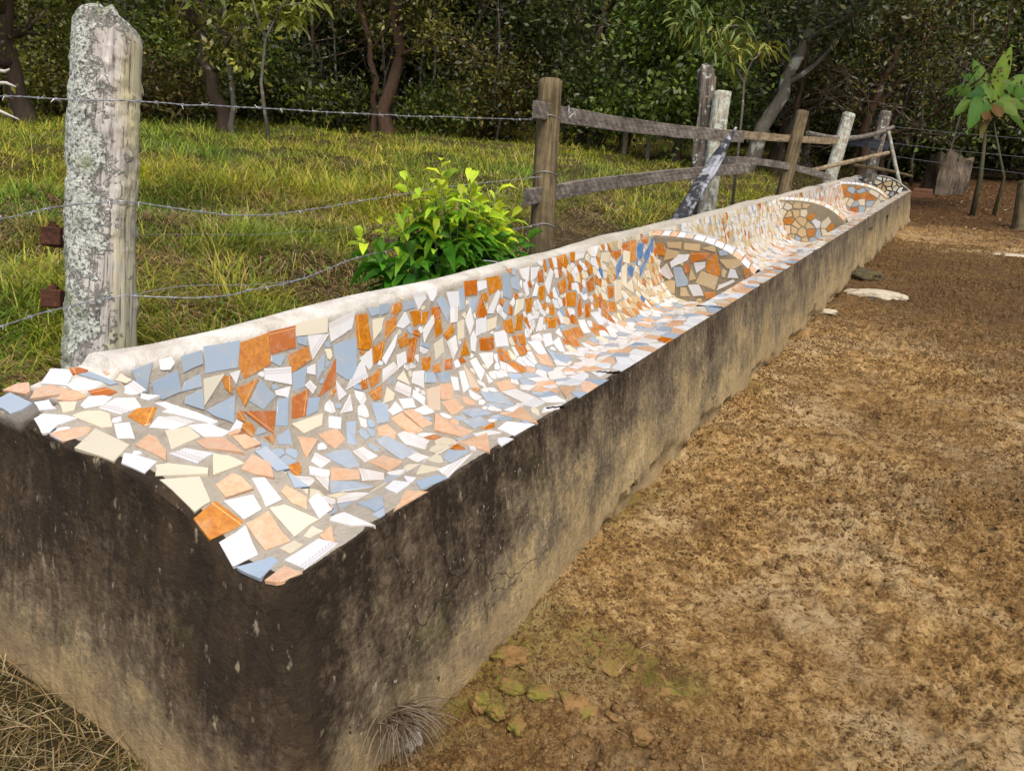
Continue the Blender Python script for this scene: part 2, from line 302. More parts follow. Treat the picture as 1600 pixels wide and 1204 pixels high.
for _ in range(230):                      # trodden hoof marks
    hx = .25 + _hr.uniform(0, 1) * 3.4; hy = .2 + _hr.uniform(0, 1) ** 1.2 * 9; ha = _hr.uniform(0, 3.14); sx = _hr.uniform(.035, .06)
    i0, i1 = np.searchsorted(gx, (hx - .16, hx + .16)); j0, j1 = np.searchsorted(gy, (hy - .16, hy + .16))
    if i1 <= i0 or j1 <= j0: continue
    dx = GX[i0:i1, j0:j1] - hx; dy = GY[i0:i1, j0:j1] - hy
    a = (dx * math.cos(ha) + dy * math.sin(ha)) / sx; c_ = (-dx * math.sin(ha) + dy * math.cos(ha)) / (sx * .75)
    rr_ = np.hypot(a, c_); dp = _hr.uniform(.012, .030)
    GZ[i0:i1, j0:j1] += -dp * sstep(1.15, .75, rr_) + dp * .5 * np.exp(-((rr_ - 1.35) / .25) ** 2) * (.5 + .5 * fbm2(dx + hx, dy + hy, 30, 2, 8))
# soil heaped a little against the block, hollow under its broken edge
GZ = GZ + yard * .035 * np.exp(-((GX - .16) / .12) ** 2) * (fbm2(GX, GY, 3.0, 3, 77) + .1)
GZ = GZ + (1 - yard) * (.17 * np.maximum(-.3, fbm2(GX, GY, 1.1, 2, 52)) + .09 * fbm2(GX, GY, 2.6, 2, 53)) * sstep(1.6, 2.6, -GX)
GZ = GZ + (1 - yard) * .03 * fbm2(GX, GY, 2.5, 3, 51) * sstep(.2, 1.2, -GX)
nxg, nyg = GX.shape
idx = np.arange(nxg * nyg).reshape(nxg, nyg)
F = np.stack([idx[:-1, :-1], idx[1:, :-1], idx[1:, 1:], idx[:-1, 1:]], -1).reshape(-1, 4)

mg, nt, b = new_mat("soil", .93, .15)
P = geopos(nt); S3 = sep(nt, P)
n1 = noise_n(nt, P, 1.6, 6, .65); n2 = noise_n(nt, P, 12, 9, .74); n3 = noise_n(nt, P, 85, 5, .75); n4 = noise_n(nt, P, .55, 3, .5, .4)
n23 = mixc(nt, .42, n2, n3)
dirt = ramp(nt, n23, [(.37, (.050, .026, .009)), (.44, (.18, .098, .032)), (.50, (.38, .225, .075)), (.60, (.70, .47, .205))])
dirt = mixc(nt, mathn(nt, 'MULTIPLY', ramp(nt, n1, [(.47, 0.0), (.60, 1.0)]), ramp(nt, n23, [(.44, .05), (.53, .85)])), dirt, (.62, .47, .255))
lumpy = noise_n(nt, P, 4.2, 6, .7)
dirt = mixc(nt, ramp(nt, lumpy, [(.36, .70), (.47, 0.0)]), dirt, mixc(nt, n3, (.05, .026, .010), (.26, .15, .055)))
dirt = mixc(nt, ramp(nt, n4, [(.36, .62), (.50, 0.0)]), dirt, (.15, .078, .026))
dirt = mixc(nt, mathn(nt, 'MULTIPLY', ramp(nt, n3, [(.52, 0.0), (.72, .45)]), 1.0), dirt, (.48, .35, .18), 'MIX')
dirt = mixc(nt, ramp(nt, n3, [(.32, .65), (.43, 0.0)]), dirt, (.035, .020, .009))
# dark band towards the far end of the block, then darker earth beneath the fallen leaves
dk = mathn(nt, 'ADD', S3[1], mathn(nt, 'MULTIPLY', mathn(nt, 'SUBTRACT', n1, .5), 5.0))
far_dark = ramp(nt, mathn(nt, 'DIVIDE', dk, 30.0), [(.16, 0.0), (.25, .85), (.38, .9), (.43, .25), (.48, .3), (.53, .95), (1.0, .97)])
dirt = mixc(nt, far_dark, dirt, mixc(nt, n2, (.035, .018, .008), (.13, .068, .027)))
turf = mixc(nt, n2, (.030, .022, .010), (.075, .060, .022))
turf = mixc(nt, ramp(nt, n1, [(.45, 0.0), (.62, .7)]), turf, (.10, .075, .040))
side = mathn(nt, 'ADD', S3[0], mathn(nt, 'MULTIPLY', mathn(nt, 'SUBTRACT', n1, .5), .5))
side = ramp(nt, mathn(nt, 'ADD', mathn(nt, 'MULTIPLY', side, .5), .72), [(.45, 0.0), (.55, 1.0)])
far = ramp(nt, mathn(nt, 'DIVIDE', S3[1], 60.0), [(.42, 1.0), (.5, 0.0)])
gcol = mixc(nt, mathn(nt, 'MULTIPLY', side, far), turf, dirt)
moss = attr(nt, "moss", 'Fac')
gcol = mixc(nt, mathn(nt, 'MULTIPLY', moss, ramp(nt, mixc(nt, .5, n2, n3), [(.47, 0.0), (.56, .9)])), gcol, mixc(nt, n3, (.07, .07, .012), (.27, .26, .03)))
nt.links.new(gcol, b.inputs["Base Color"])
nb = bump(nt, b, n2, 1.0, .035); bump(nt, b, n3, 1.0, .010, nb)
mossf = .85 * np.exp(-(((GX - .36) / .15) ** 2 + ((GY - .84) / .11) ** 2)) + .6 * np.exp(-(((GX - .58) / .14) ** 2 + ((GY - .85) / .08) ** 2)) + .5 * np.exp(-(((GX - .22) / .10) ** 2 + ((GY - .60) / .14) ** 2)) + .8 * np.exp(-((GX - .09) / .09) ** 2) * sstep(-.1, .5, GY) * (1 - sstep(3.5, 5.5, GY)) * sstep(.0, .4, fbm2(GX, GY, 1.7, 2, 9))
mossf = np.clip(mossf * 1.5, 0, 1)
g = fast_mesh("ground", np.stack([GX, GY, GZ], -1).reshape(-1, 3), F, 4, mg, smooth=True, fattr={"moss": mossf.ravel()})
tag(g, kind="structure")

# ------------------------------------------------------------------ trough materials
mc, nt, b = new_mat("weathered_concrete", .92, .2)
P = geopos(nt); S3 = sep(nt, P)
big = noise_n(nt, P, 2.2, 4, .55); med = noise_n(nt, P, 9, 5, .65); fine = noise_n(nt, P, 55, 4, .7)
strk = noise_n(nt, mapping(nt, P, (7, 7, 1.2)), 2.2, 5, .6)
spk = noise_n(nt, mapping(nt, P, (1, 1, .55)), 78, 4, .6)
spk2 = noise_n(nt, mapping(nt, P, (1, 1, .5)), 24, 3, .6)
tan = mixc(nt, ramp(nt, mixc(nt, .4, med, fine), [(.3, 0.0), (.7, 1.0)]), (.13, .082, .030), (.37, .265, .125))
tan = mixc(nt, ramp(nt, big, [(.42, 0.0), (.62, .5)]), tan, (.40, .33, .20))
blk = mixc(nt, ramp(nt, mixc(nt, .55, med, fine), [(.38, 0.0), (.72, 1.0)]), (.008, .007, .006), (.085, .060, .034))
# mould creeps down from the top edge, further near the corner
cornerd = mathn(nt, 'MULTIPLY', mathn(nt, 'ADD', S3[1], 0.0), 1.0)
reach = ramp(nt, mathn(nt, 'DIVIDE', mathn(nt, 'ADD', S3[1], .5), 16.0), [(.0, .60), (.035, .56), (.075, .46), (.13, .40), (.25, .38), (.5, .36), (1.0, .34)])
hgt = mathn(nt, 'DIVIDE', mathn(nt, 'SUBTRACT', S3[2], mathn(nt, 'SUBTRACT', .66, reach)), 1.0)
hgt = mathn(nt, 'SUBTRACT', hgt, .02)
mm = mathn(nt, 'ADD', hgt, mathn(nt, 'MULTIPLY', mathn(nt, 'SUBTRACT', strk, .5), .42))
mm = mathn(nt, 'ADD', mm, mathn(nt, 'MULTIPLY', mathn(nt, 'SUBTRACT', big, .5), .9))
mm = mathn(nt, 'ADD', mm, mathn(nt, 'MULTIPLY', mathn(nt, 'SUBTRACT', med, .5), .55))
mm = mathn(nt, 'ADD', mm, mathn(nt, 'MULTIPLY', mathn(nt, 'SUBTRACT', fine, .5), .30))
cnr = mathn(nt, 'MULTIPLY', ramp(nt, mathn(nt, 'ADD', S3[0], 1.0), [(.55, 0.0), (.80, .30)]), ramp(nt, mathn(nt, 'ADD', S3[1], .5), [(.5, 1.0), (.62, 0.0)]))
mm = mathn(nt, 'ADD', mathn(nt, 'SUBTRACT', mm, mathn(nt, 'MULTIPLY', ramp(nt, mathn(nt, 'ADD', S3[1], .5), [(.46, .10), (.50, 0.0)]), 1.0)), cnr)
m_far = ramp(nt, mathn(nt, 'DIVIDE', S3[1], 14.0), [(.06, 1.0), (.16, .86), (1.0, .74)])
mould = mathn(nt, 'MULTIPLY', ramp(nt, mathn(nt, 'ADD', mm, .5), [(.36, 0.0), (.47, .30), (.56, .80), (.66, .95), (1.0, 1.0)]), m_far)
tone = mathn(nt, 'ADD', mathn(nt, 'MULTIPLY', mathn(nt, 'ADD', hgt, cnr), .95), .50)
strk2 = noise_n(nt, mapping(nt, P, (26, 26, 1.3)), 1.6, 4, .65)
for src, k_ in ((strk, .42), (strk2, .50), (big, .85), (med, .80), (fine, .70)):
    tone = mathn(nt, 'ADD', tone, mathn(nt, 'MULTIPLY', mathn(nt, 'SUBTRACT', src, .5), k_))
tone = mathn(nt, 'MULTIPLY', tone, m_far, clamp=True)
ccol = ramp(nt, tone, [(.08, (.47, .36, .185)), (.32, (.31, .235, .118)), (.50, (.175, .140, .088)), (.68, (.092, .068, .043)), (.90, (.028, .020, .013))])
# end face: warm brown film in vertical sheets
ef = ramp(nt, mathn(nt, 'ADD', S3[1], .5), [(.48, .7), (.55, 0.0)])
ccol = mixc(nt, mathn(nt, 'MULTIPLY', ef, mathn(nt, 'MULTIPLY', ramp(nt, strk, [(.42, 0.0), (.68, .42)]), 1.0)), ccol, (.13, .085, .045))
# lime freckles
ccol = mixc(nt, mathn(nt, 'MULTIPLY', ramp(nt, spk, [(.645, 0.0), (.70, .6)]), mathn(nt, 'MULTIPLY', ramp(nt, noise_n(nt, P, 4.5, 3, .6), [(.50, 0.0), (.60, 1.0)]), ramp(nt, mathn(nt, 'ADD', S3[1], .5), [(.45, .25), (.62, 1.0)]))), ccol, (.58, .52, .40))
ccol = mixc(nt, ramp(nt, spk2, [(.64, 0.0), (.72, .55)]), ccol, (.42, .36, .24))
ccol = mixc(nt, ramp(nt, spk, [(.27, .55), (.32, 0.0)]), ccol, (.02, .016, .012))
# soil splash at the foot
ft = ramp(nt, mathn(nt, 'ADD', S3[2], mathn(nt, 'MULTIPLY', med, .25)), [(.10, .7), (.30, 0.0)])
ccol = mixc(nt, ft, ccol, mixc(nt, fine, (.20, .13, .06), (.42, .31, .16)))
grn = ramp(nt, noise_n(nt, P, 3.3, 4, .6), [(.60, 0.0), (.70, .5)])
ccol = mixc(nt, mathn(nt, 'MULTIPLY', grn, ramp(nt, S3[2], [(.0, .8), (.5, .25)])), ccol, (.13, .13, .035))
grout = mixc(nt, med, (.22, .19, .14), (.47, .43, .365))
grout = mixc(nt, ramp(nt, fine, [(.3, .5), (.45, 0.0)]), grout, (.20, .16, .11))
ridgec = mixc(nt, ramp(nt, med, [(.3, 0.0), (.6, 1.0)]), (.44, .40, .33), (.66, .64, .59))
ridgec = mixc(nt, ramp(nt, mathn(nt, 'ADD', mathn(nt, 'DIVIDE', S3[1], 14.0), mathn(nt, 'MULTIPLY', big, .5)), [(.30, 0.0), (.55, .85)]), ridgec, (.38, .35, .28))
ridgec = mixc(nt, ramp(nt, noise_n(nt, mapping(nt, P, (1, .35, 1)), 9, 4, .65), [(.60, 0.0), (.70, .45)]), ridgec, (.36, .31, .20))
vor = nt.nodes.new("ShaderNodeTexVoronoi"); vor.feature = 'DISTANCE_TO_EDGE'; vor.inputs["Scale"].default_value = 2.6
vw = nt.nodes.new("ShaderNodeVectorMath"); vw.operation = 'ADD'; nt.links.new(P, vw.inputs[0])
vn = nt.nodes.new("ShaderNodeTexNoise"); vn.inputs["Scale"].default_value = 7; vn.inputs["Detail"].default_value = 6; nt.links.new(P, vn.inputs["Vector"])
vs = nt.nodes.new("ShaderNodeVectorMath"); vs.operation = 'SCALE'; vs.inputs["Scale"].default_value = .22; nt.links.new(vn.outputs["Color"], vs.inputs[0])
nt.links.new(vs.outputs[0], vw.inputs[1]); nt.links.new(vw.outputs[0], vor.inputs["Vector"])
crk = mathn(nt, 'MULTIPLY', ramp(nt, vor.outputs["Distance"], [(.003, 1.0), (.009, 0.0)]), ramp(nt, noise_n(nt, P, 1.7, 3, .5), [(.50, 0.0), (.58, .9)]))
ccol = mixc(nt, crk, ccol, (.018, .013, .009))
pit = ramp(nt, noise_n(nt, P, 36, 3, .55), [(.27, .9), (.31, 0.0)])
ccol = mixc(nt, pit, ccol, (.02, .015, .01))
z_g = ramp(nt, mathn(nt, 'ADD', attr(nt, "grout_zone", 'Fac'), mathn(nt, 'MULTIPLY', mathn(nt, 'SUBTRACT', mixc(nt, .5, med, fine), .5), 1.1)), [(.50, 0.0), (.60, 1.0)]); z_r = attr(nt, "ridge_zone", 'Fac')
ccol = mixc(nt, z_g, ccol, grout); ccol = mixc(nt, z_r, ccol, ridgec)
nt.links.new(ccol, b.inputs["Base Color"])
nb = bump(nt, b, med, .8, .02); bump(nt, b, fine, .9, .006, nb)

mt, nt, b = new_mat("glazed_shards", .14, .75)
P = geopos(nt); tint = attr(nt, "tint"); kd = attr(nt, "shard_kind", 'Fac')
mo = noise_n(nt, P, 55, 5, .6, .8); mo2 = noise_n(nt, P, 38, 3, .6, .8)
mott = mixc(nt, ramp(nt, mo, [(.36, .8), (.58, 0.0)]), tint, (.36, .10, .008))
mott = mixc(nt, ramp(nt, mo2, [(.55, 0.0), (.72, .40)]), mott, (.80, .40, .09))
is_o = mathn(nt, 'COMPARE', kd, 1.0, .3)
is_p = mathn(nt, 'COMPARE', kd, 2.0, .3)
is_s = mathn(nt, 'COMPARE', kd, 3.0, .3)
pale = mixc(nt, ramp(nt, mo, [(.36, .50), (.58, 0.0)]), tint, (.56, .25, .11))  # salmon shards: orange glaze with sky sheen blended into the colour
c0 = mixc(nt, is_s, mixc(nt, is_o, tint, mott), pale)
uv = attr(nt, "shard_uv", 'Vector'); U3 = sep(nt, uv)
u_, v_ = U3[0], U3[1]
def band(c, w): return mathn(nt, 'COMPARE', v_, c, w)
zig = mathn(nt, 'ABSOLUTE', mathn(nt, 'SUBTRACT', mathn(nt, 'FRACT', mathn(nt, 'MULTIPLY', u_, 95.0)), .5))
zl = mathn(nt, 'COMPARE', v_, mathn(nt, 'ADD', mathn(nt, 'MULTIPLY', zig, .011), .0165), .0010)
lines = mathn(nt, 'MAXIMUM', mathn(nt, 'MAXIMUM', band(.0085, .0008), band(.0125, .0005)), zl)
c0 = mixc(nt, mathn(nt, 'MULTIPLY', mathn(nt, 'MULTIPLY', lines, is_p), .75), c0, (.30, .20, .16))
gold = mathn(nt, 'MULTIPLY', band(.009, .0009), mathn(nt, 'MAXIMUM', is_o, mathn(nt, 'MULTIPLY', is_s, .7)))
c0 = mixc(nt, mathn(nt, 'MULTIPLY', gold, .8), c0, (.85, .55, .22))
dust = noise_n(nt, P, 14, 5, .65)
dst = ramp(nt, dust, [(.52, 0.0), (.78, .45)])
c0 = mixc(nt, dst, c0, (.52, .46, .36))
nt.links.new(c0, b.inputs["Base Color"])
nt.links.new(mathn(nt, 'ADD', .07, mathn(nt, 'MULTIPLY', dst, .8)), b.inputs["Roughness"])
bump(nt, b, noise_n(nt, P, 22, 3, .5), .10, .004)

mdark, nt, b = new_mat("dark_grout", .9, .2)
n_ = noise_n(nt, geopos(nt), 40, 4, .6)
nt.links.new(mixc(nt, n_, (.02, .018, .014), (.09, .08, .06)), b.inputs["Base Color"])
mgrout, nt, b = new_mat("grey_grout", .9, .2)
P = geopos(nt); n_ = noise_n(nt, P, 12, 5, .65); n2_ = noise_n(nt, P, 70, 3, .6)
gc = mixc(nt, n_, (.17, .135, .085), (.36, .30, .21)); gc = mixc(nt, ramp(nt, n2_, [(.3, .5), (.5, 0.0)]), gc, (.12, .10, .07))
nt.links.new(gc, b.inputs["Base Color"]); bump(nt, b, n_, .5, .006)

# ------------------------------------------------------------------ trough body
trough = empty("feed_trough", (-.5, 7.8, 0))
tag(trough, "long old concrete feeding trough lined with a mosaic of broken white, blue and orange tiles", "trough")
TROFF = np.array([-.5, 7.8, 0.0])

def wob(P3, amp, sc, seed):
    return np.stack([fbm(P3 * sc, 3, seed), fbm(P3 * sc + 40, 3, seed + 5), fbm(P3 * sc + 80, 3, seed + 9)], -1) * amp[..., None]

ys = np.unique(np.round(np.r_[-.018, -.012, np.arange(0, .249, .025), np.arange(.25, .399, .03), np.arange(.40, 6, .03), np.arange(6, 15.5, .06), 15.5, 15.52, 15.60, L_END], 4))
NF, NB, NT = 34, 12, 46
ztop_f = .600
rows = []; zg = []; zr = []; outw = []
for yv in ys:
    in_end = yv < .249; in_far = yv > 15.5
    if in_end:
        xs = np.r_[np.linspace(0, -.34, 20), np.linspace(-.36, -.955, 26)]
        top = np.stack([xs, end_top(xs, yv)], -1)
        zf = float(end_top(0.0, yv)); zt = float(end_top(-1.075, yv))
        zf_r = float(end_top(-1.02, yv))
        ridge = np.array([(-.975, end_top(-.975, yv)), (-1.02, zf_r), (-1.06, zt - .004), (-1.080, zt - .03)])
        g0 = np.ones(NT) * (yv > .008); g0[:1] = 0
    elif in_far:
        xs = np.linspace(0, -.955, NT)
        top = np.stack([xs, np.interp(xs, FAR_ARCH[:, 0], FAR_ARCH[:, 1])], -1); top[0, 1] = .6
        zf = .6; ridge = np.array([(-.975, .82), (-1.02, .825), (-1.06, .81), (-1.080, .775)])
        g0 = np.zeros(NT)
    else:
        uu = np.linspace(0, U_MAX, NT); s_ = S_lining(uu, np.full(NT, max(yv, .26)))
        top = s_[:, [0, 2]]; zf = .6
        bumpy = .006 * math.sin(yv * 1.9) + .005 * math.sin(yv * 5.3 + 1)
        ridge = np.array([(-.972, .806 + bumpy), (-1.02, .815 + bumpy), (-1.06, .803 + bumpy), (-1.083, .770 + bumpy)])
        g0 = np.ones(NT); g0[:1] = 0
    tz = np.linspace(0, 1, NF)[:-1]
    zz = -.35 + (zf + .35) * tz
    front = np.stack([.085 * np.clip((.6 - zz) / .6, 0, 2), zz], -1)
    zb = np.linspace(ridge[-1, 1], -.2, NB)[1:]
    wd = .11 * (1 - sstep(.0, .45, yv)); ridge[:, 0] -= wd * np.array([.2, .5, .9, 1.0])
    back = np.stack([-1.083 - wd - (.05 + 1.6 * wd) * (ridge[-1, 1] - zb), zb], -1)
    pr = np.concatenate([front, top, ridge, back])
    P3 = np.stack([pr[:, 0], np.full(len(pr), yv), pr[:, 1]], -1)
    if yv < 0: P3[NF - 1:-NB + 1, 2] -= (.012, .004)[int(yv > -.015)]
    lean = -.13 * np.clip((.62 - P3[:, 2]) / .72, 0, 2) * min(1, max(0, 1 - yv / .7))
    isf = np.arange(len(pr)) < NF - 1; isb = np.arange(len(pr)) >= NF - 1 + NT
    P3[:, 1] += np.where(isf | isb, lean, 0)
    P3 = round_corner(P3)
    rows.append(P3)
    zg.append(np.r_[np.zeros(NF - 1), g0, np.zeros(4 + NB - 1)])
    zr_ = np.r_[np.zeros(NF - 1), np.zeros(NT - 1), .0 if in_end and yv < .1 else 1.0, np.ones(4) * (1 if yv > .09 else .25), .6, np.zeros(NB - 2)]
    if in_far: zr_[NF - 1:NF - 1 + NT] = .8
    zr.append(zr_)
    outw.append(np.r_[np.ones(NF - 4), .6, .35, .15, np.full(NT, .02), np.full(4, .35), np.ones(NB - 1)])
A = np.array(rows); W = np.array(outw)
edge_ = .035 + .13 * fbm2(A[..., 1], 0 * A[..., 1], 2.6, 3, 61) + .05 * fbm2(A[..., 1], 0 * A[..., 1], 17, 3, 62)
jag = sstep(.012, -.006, A[..., 2] - edge_) * (.6 + .4 * fbm2(A[..., 1], A[..., 2], 9, 2, 63)) * sstep(.25, .6, A[..., 1])
side_m = (np.arange(A.shape[1]) < NF - 3)[None, :]
D = wob(A, .016 * W, 3.0, 71) + wob(A, .005 * W, 14, 81)
A2 = A + D
A2[..., 0] -= np.where(side_m, jag * .065, 0)
# the stepped, undercut feet of the block beyond the second divider
for y0_, y1_, dx in ((9.35, 9.75, .10), (11.3, 11.62, .34), (13.2, 13.4, .16)):
    mk = (A[..., 1] > y0_) & (A[..., 1] < y1_) & side_m
    A2[..., 0] -= np.where(mk, dx * sstep(.46, .40, A[..., 2]), 0)
n_r, n_c = A2.shape[:2]
V = list((A2 - TROFF).reshape(-1, 3)); GZN = list(np.array(zg).ravel()); RZN = list(np.array(zr).ravel())
ii = np.arange(n_r * n_c).reshape(n_r, n_c)
F = [tuple(q) for q in np.stack([ii[:-1, :-1], ii[1:, :-1], ii[1:, 1:], ii[:-1, 1:]], -1).reshape(-1, 4)]
# near end face: columns dropped from the arc of the first row
arc_i = list(range(NF - 1, n_c - NB + 1))
NZ = 40
row0 = A[0]
colid = {}
for ci, c in enumerate(arc_i):
    x0, z0 = row0[c, 0], row0[c, 2]
    first = ci == 0; last = ci == len(arc_i) - 1
    ids = [int(ii[0, c])]
    if first: ids += [int(ii[0, j]) for j in range(NF - 2, -1, -1)]; colid[c] = ids; continue
    for kz in range(1, NF):
        t = kz / (NF - 1)
        z = z0 + (-.35 - z0) * t
        tx = min(1, (-row0[c, 0]) / 1.19)
        xf = .085 * np.clip((.6 - z) / .6, 0, 2)
        x = xf * (1 - tx) + x0 - .2 * max(0, tx - .6) * (z0 - z)
        p = np.array([[x, -.018 -.13 * np.clip((.62 - z) / .72, 0, 2), z]])
        p = round_corner(p); ww = min(1, kz / 3.0)
        p = p + wob(p, np.array([.016 * ww]), 3.0, 71) + wob(p, np.array([.005 * ww]), 14, 81)
        V.append((p[0] - TROFF)); GZN.append(0); RZN.append(0); ids.append(len(V) - 1)
    colid[c] = ids
for a_, b_ in zip(arc_i[:-1], arc_i[1:]):
    A_, B_ = colid[a_], colid[b_]
    for k_ in range(NF - 1): F.append((A_[k_], B_[k_], B_[k_ + 1], A_[k_ + 1]))
# far end cap
F.append(tuple(int(j) for j in ii[-1]))
body = py_mesh("concrete_body", V, F, mc, trough, smooth=True, fattr={"grout_zone": np.array(GZN), "ridge_zone": np.array(RZN)})
body.data.set_sharp_from_angle(angle=math.radians(38))
# ------------------------------------------------------------------ mosaic
TINT = {'W': ((.67, .675, .675), 0), 'P': ((.67, .665, .655), 2), 'B': ((.32, .39, .465), 0), 'O': ((.52, .20, .012), 1),
        'S': ((.61, .41, .26), 3), 'T': ((.52, .42, .31), 0), 'C': ((.64, .58, .43), 0), 'K': ((.54, .40, .21), 0), 'N': ((.05, .17, .38), 0)}  # S is orange glaze paled by a painted-in sky sheen

def clip_half(poly, nx, ny, d):
    out = []
    n = len(poly)
    for i in range(n):
        p, q = poly[i], poly[(i + 1) % n]
        a = p[0] * nx + p[1] * ny - d; b_ = q[0] * nx + q[1] * ny - d
        if a <= 0: out.append(p)
        if (a < 0 < b_) or (b_ < 0 < a):
            t = a / (a - b_); out.append((p[0] + (q[0] - p[0]) * t, p[1] + (q[1] - p[1]) * t))
    return out

def area2(poly):
    s = 0
    for i in range(len(poly)):
        x0, y0 = poly[i]; x1, y1 = poly[(i + 1) % len(poly)]
        s += x0 * y1 - x1 * y0
    return s / 2

def voronoi(seeds, dummy, domain, R, gap):
    """convex cells of seeds; dummy seeds only take space; gap = grout half width function"""
    allp = np.array(list(seeds) + list(dummy)) if len(dummy) else np.array(seeds)
    grid = {}
    for i, p in enumerate(allp): grid.setdefault((int(math.floor(p[0] / R)), int(math.floor(p[1] / R))), []).append(i)
    cells = []
    for i, s in enumerate(seeds):
        cx, cy = int(math.floor(s[0] / R)), int(math.floor(s[1] / R))
        poly = [(s[0] - R, s[1] - R), (s[0] + R, s[1] - R), (s[0] + R, s[1] + R), (s[0] - R, s[1] + R)]
        nb = []
        for ax in (-1, 0, 1):
            for ay in (-1, 0, 1):
                nb += grid.get((cx + ax, cy + ay), [])
        gp = gap()
        nb = sorted((j for j in nb if j != i), key=lambda j: (allp[j][0] - s[0]) ** 2 + (allp[j][1] - s[1]) ** 2)[:16]
        for j in nb:
            dx, dy = allp[j][0] - s[0], allp[j][1] - s[1]; L = math.hypot(dx, dy)
            if L < 1e-6: continue
            nx, ny = dx / L, dy / L
            poly = clip_half(poly, nx, ny, s[0] * nx + s[1] * ny + L / 2 - gp)
            if len(poly) < 3: break
        if len(poly) >= 3:
            for (nx, ny, d) in domain:
                poly = clip_half(poly, nx, ny, d)
                if len(poly) < 3: break
        # snap off the odd corner
        if len(poly) >= 5 and random.random() < .75:
            k_ = min(range(len(poly)), key=lambda q: math.dist(poly[q], poly[(q + 1) % len(poly)]))
            poly = [p for q, p in enumerate(poly) if q != k_]
        if len(poly) >= 3:
            ar_ = abs(area2(poly)); pe_ = sum(math.dist(poly[q], poly[(q + 1) % len(poly)]) for q in range(len(poly)))
            if ar_ < 3.2e-4 or ar_ / pe_ ** 2 < .028: poly = []
        cells.append(poly if len(poly) >= 3 else None)
    return cells

class Shards:
    """collects broken tile pieces as thin raised slabs"""
    def __init__(s): s.V = []; s.F = []; s.C = []; s.K = []; s.UV = []
    def add(s, poly, Sf, kind, th=.0028, jig=.0012, chip=True, grow=1.0):
        if grow != 1.0:
            gx_ = sum(p[0] for p in poly) / len(poly); gy_ = sum(p[1] for p in poly) / len(poly)
            poly = [(gx_ + (p[0] - gx_) * grow, gy_ + (p[1] - gy_) * grow) for p in poly]
        if area2(poly) < 0: poly = poly[::-1]
        n = len(poly)
        # slightly ragged outline
        pts = []
        el = [math.dist(poly[i], poly[(i + 1) % n]) for i in range(n)]
        for i in range(n):
            p, q = poly[i], poly[(i + 1) % n]
            pts.append((p[0], p[1]))
            if chip and el[i] > .03 and random.random() < .5:
                t = random.uniform(.3, .7); nx, ny = -(q[1] - p[1]) / el[i], (q[0] - p[0]) / el[i]
                o = random.uniform(-.001, .0028)
                pts.append((p[0] + (q[0] - p[0]) * t + nx * o, p[1] + (q[1] - p[1]) * t + ny * o))
        arr = np.array(pts); m = len(arr)
        c = arr.mean(0)
        e = 1e-3
        pc = Sf(np.array([c[0]]), np.array([c[1]]))[0]
        pu = Sf(np.array([c[0] + e]), np.array([c[1]]))[0] - Sf(np.array([c[0] - e]), np.array([c[1]]))[0]
        pv = Sf(np.array([c[0]]), np.array([c[1] + e]))[0] - Sf(np.array([c[0]]), np.array([c[1] - e]))[0]
        N = np.cross(pu, pv); N /= (np.linalg.norm(N) + 1e-12)
        N = N * s.sgn
        base = Sf(arr[:, 0], arr[:, 1])
        # the shard is flat: project on its own plane, a hair tilted
        tilt = np.random.default_rng(len(s.V)).normal(0, .018, 3); Nt = N + tilt; Nt /= np.linalg.norm(Nt)
        off = (base - pc) @ N
        fk = .8 * min(1, .004 / (np.abs(off).max() + 1e-9)); flat = base - np.outer(off * fk, N)
        flat = flat - np.outer((flat - pc) @ (Nt - N), N)
        lift = th + random.uniform(0, jig)
        top = flat + N * lift
        inset = (flat.mean(0) - flat); inset /= (np.linalg.norm(inset, axis=1)[:, None] + 1e-9)
        topi = top + inset * .0009; rim = top - N * .0008
        bot = flat - N * .006
        k0 = len(s.V)
        s.V += list(topi) + list(rim) + list(bot)
        t0 = list(range(k0, k0 + m)); r0 = list(range(k0 + m, k0 + 2 * m)); b0 = list(range(k0 + 2 * m, k0 + 3 * m))
        fl = s.sgn < 0
        def put(f): s.F.append(tuple(f[::-1]) if fl else tuple(f))
        put(t0)
        for i in range(m):
            j = (i + 1) % m
            put((r0[i], r0[j], t0[j], t0[i])); put((b0[i], b0[j], r0[j], r0[i]))
        rgb, kk = TINT[kind]
        g_ = random.uniform(.90, 1.05); h_ = random.uniform(-.025, .025)
        rgb = (max(.01, rgb[0] * g_ + h_ * rgb[0]), rgb[1] * g_, max(.004, rgb[2] * g_ - h_ * rgb[2]))
        if kind == 'O' and random.random() < .35: rgb = (rgb[0] * .86, rgb[1] * .62, rgb[2] * .6)
        s.C += [rgb] * (3 * m); s.K += [kk] * (3 * m)
        i = max(range(n), key=lambda q: el[q]); p, q = poly[i], poly[(i + 1) % n]
        ex, ey = (q[0] - p[0]) / el[i], (q[1] - p[1]) / el[i]
        rel = arr - np.array(p); o = random.choice((0, 0, 0, .004)) if n > 3 else 0
        if kk in (1, 3) and random.random() < .5: o = -.2
        if kk == 2 and random.random() < .25: o = -.2
        uv = np.stack([rel[:, 0] * ex + rel[:, 1] * ey, -rel[:, 0] * ey + rel[:, 1] * ex + o], -1)
        s.UV += list(uv) * 3
    sgn = 1
    def build(s, name, parent, off):
        return py_mesh(name, np.array(s.V) - off, s.F, mt, parent, col=np.array(s.C), fattr={"shard_kind": np.array(s.K, float)}, uv=np.array(s.UV))

def parse(t):
    out = []
    for it in t.split(';'):
        w = it.split(); out.append((w[0], [tuple(float(c) / 1000 for c in p.split(',')) for p in w[1:]]))
    return out

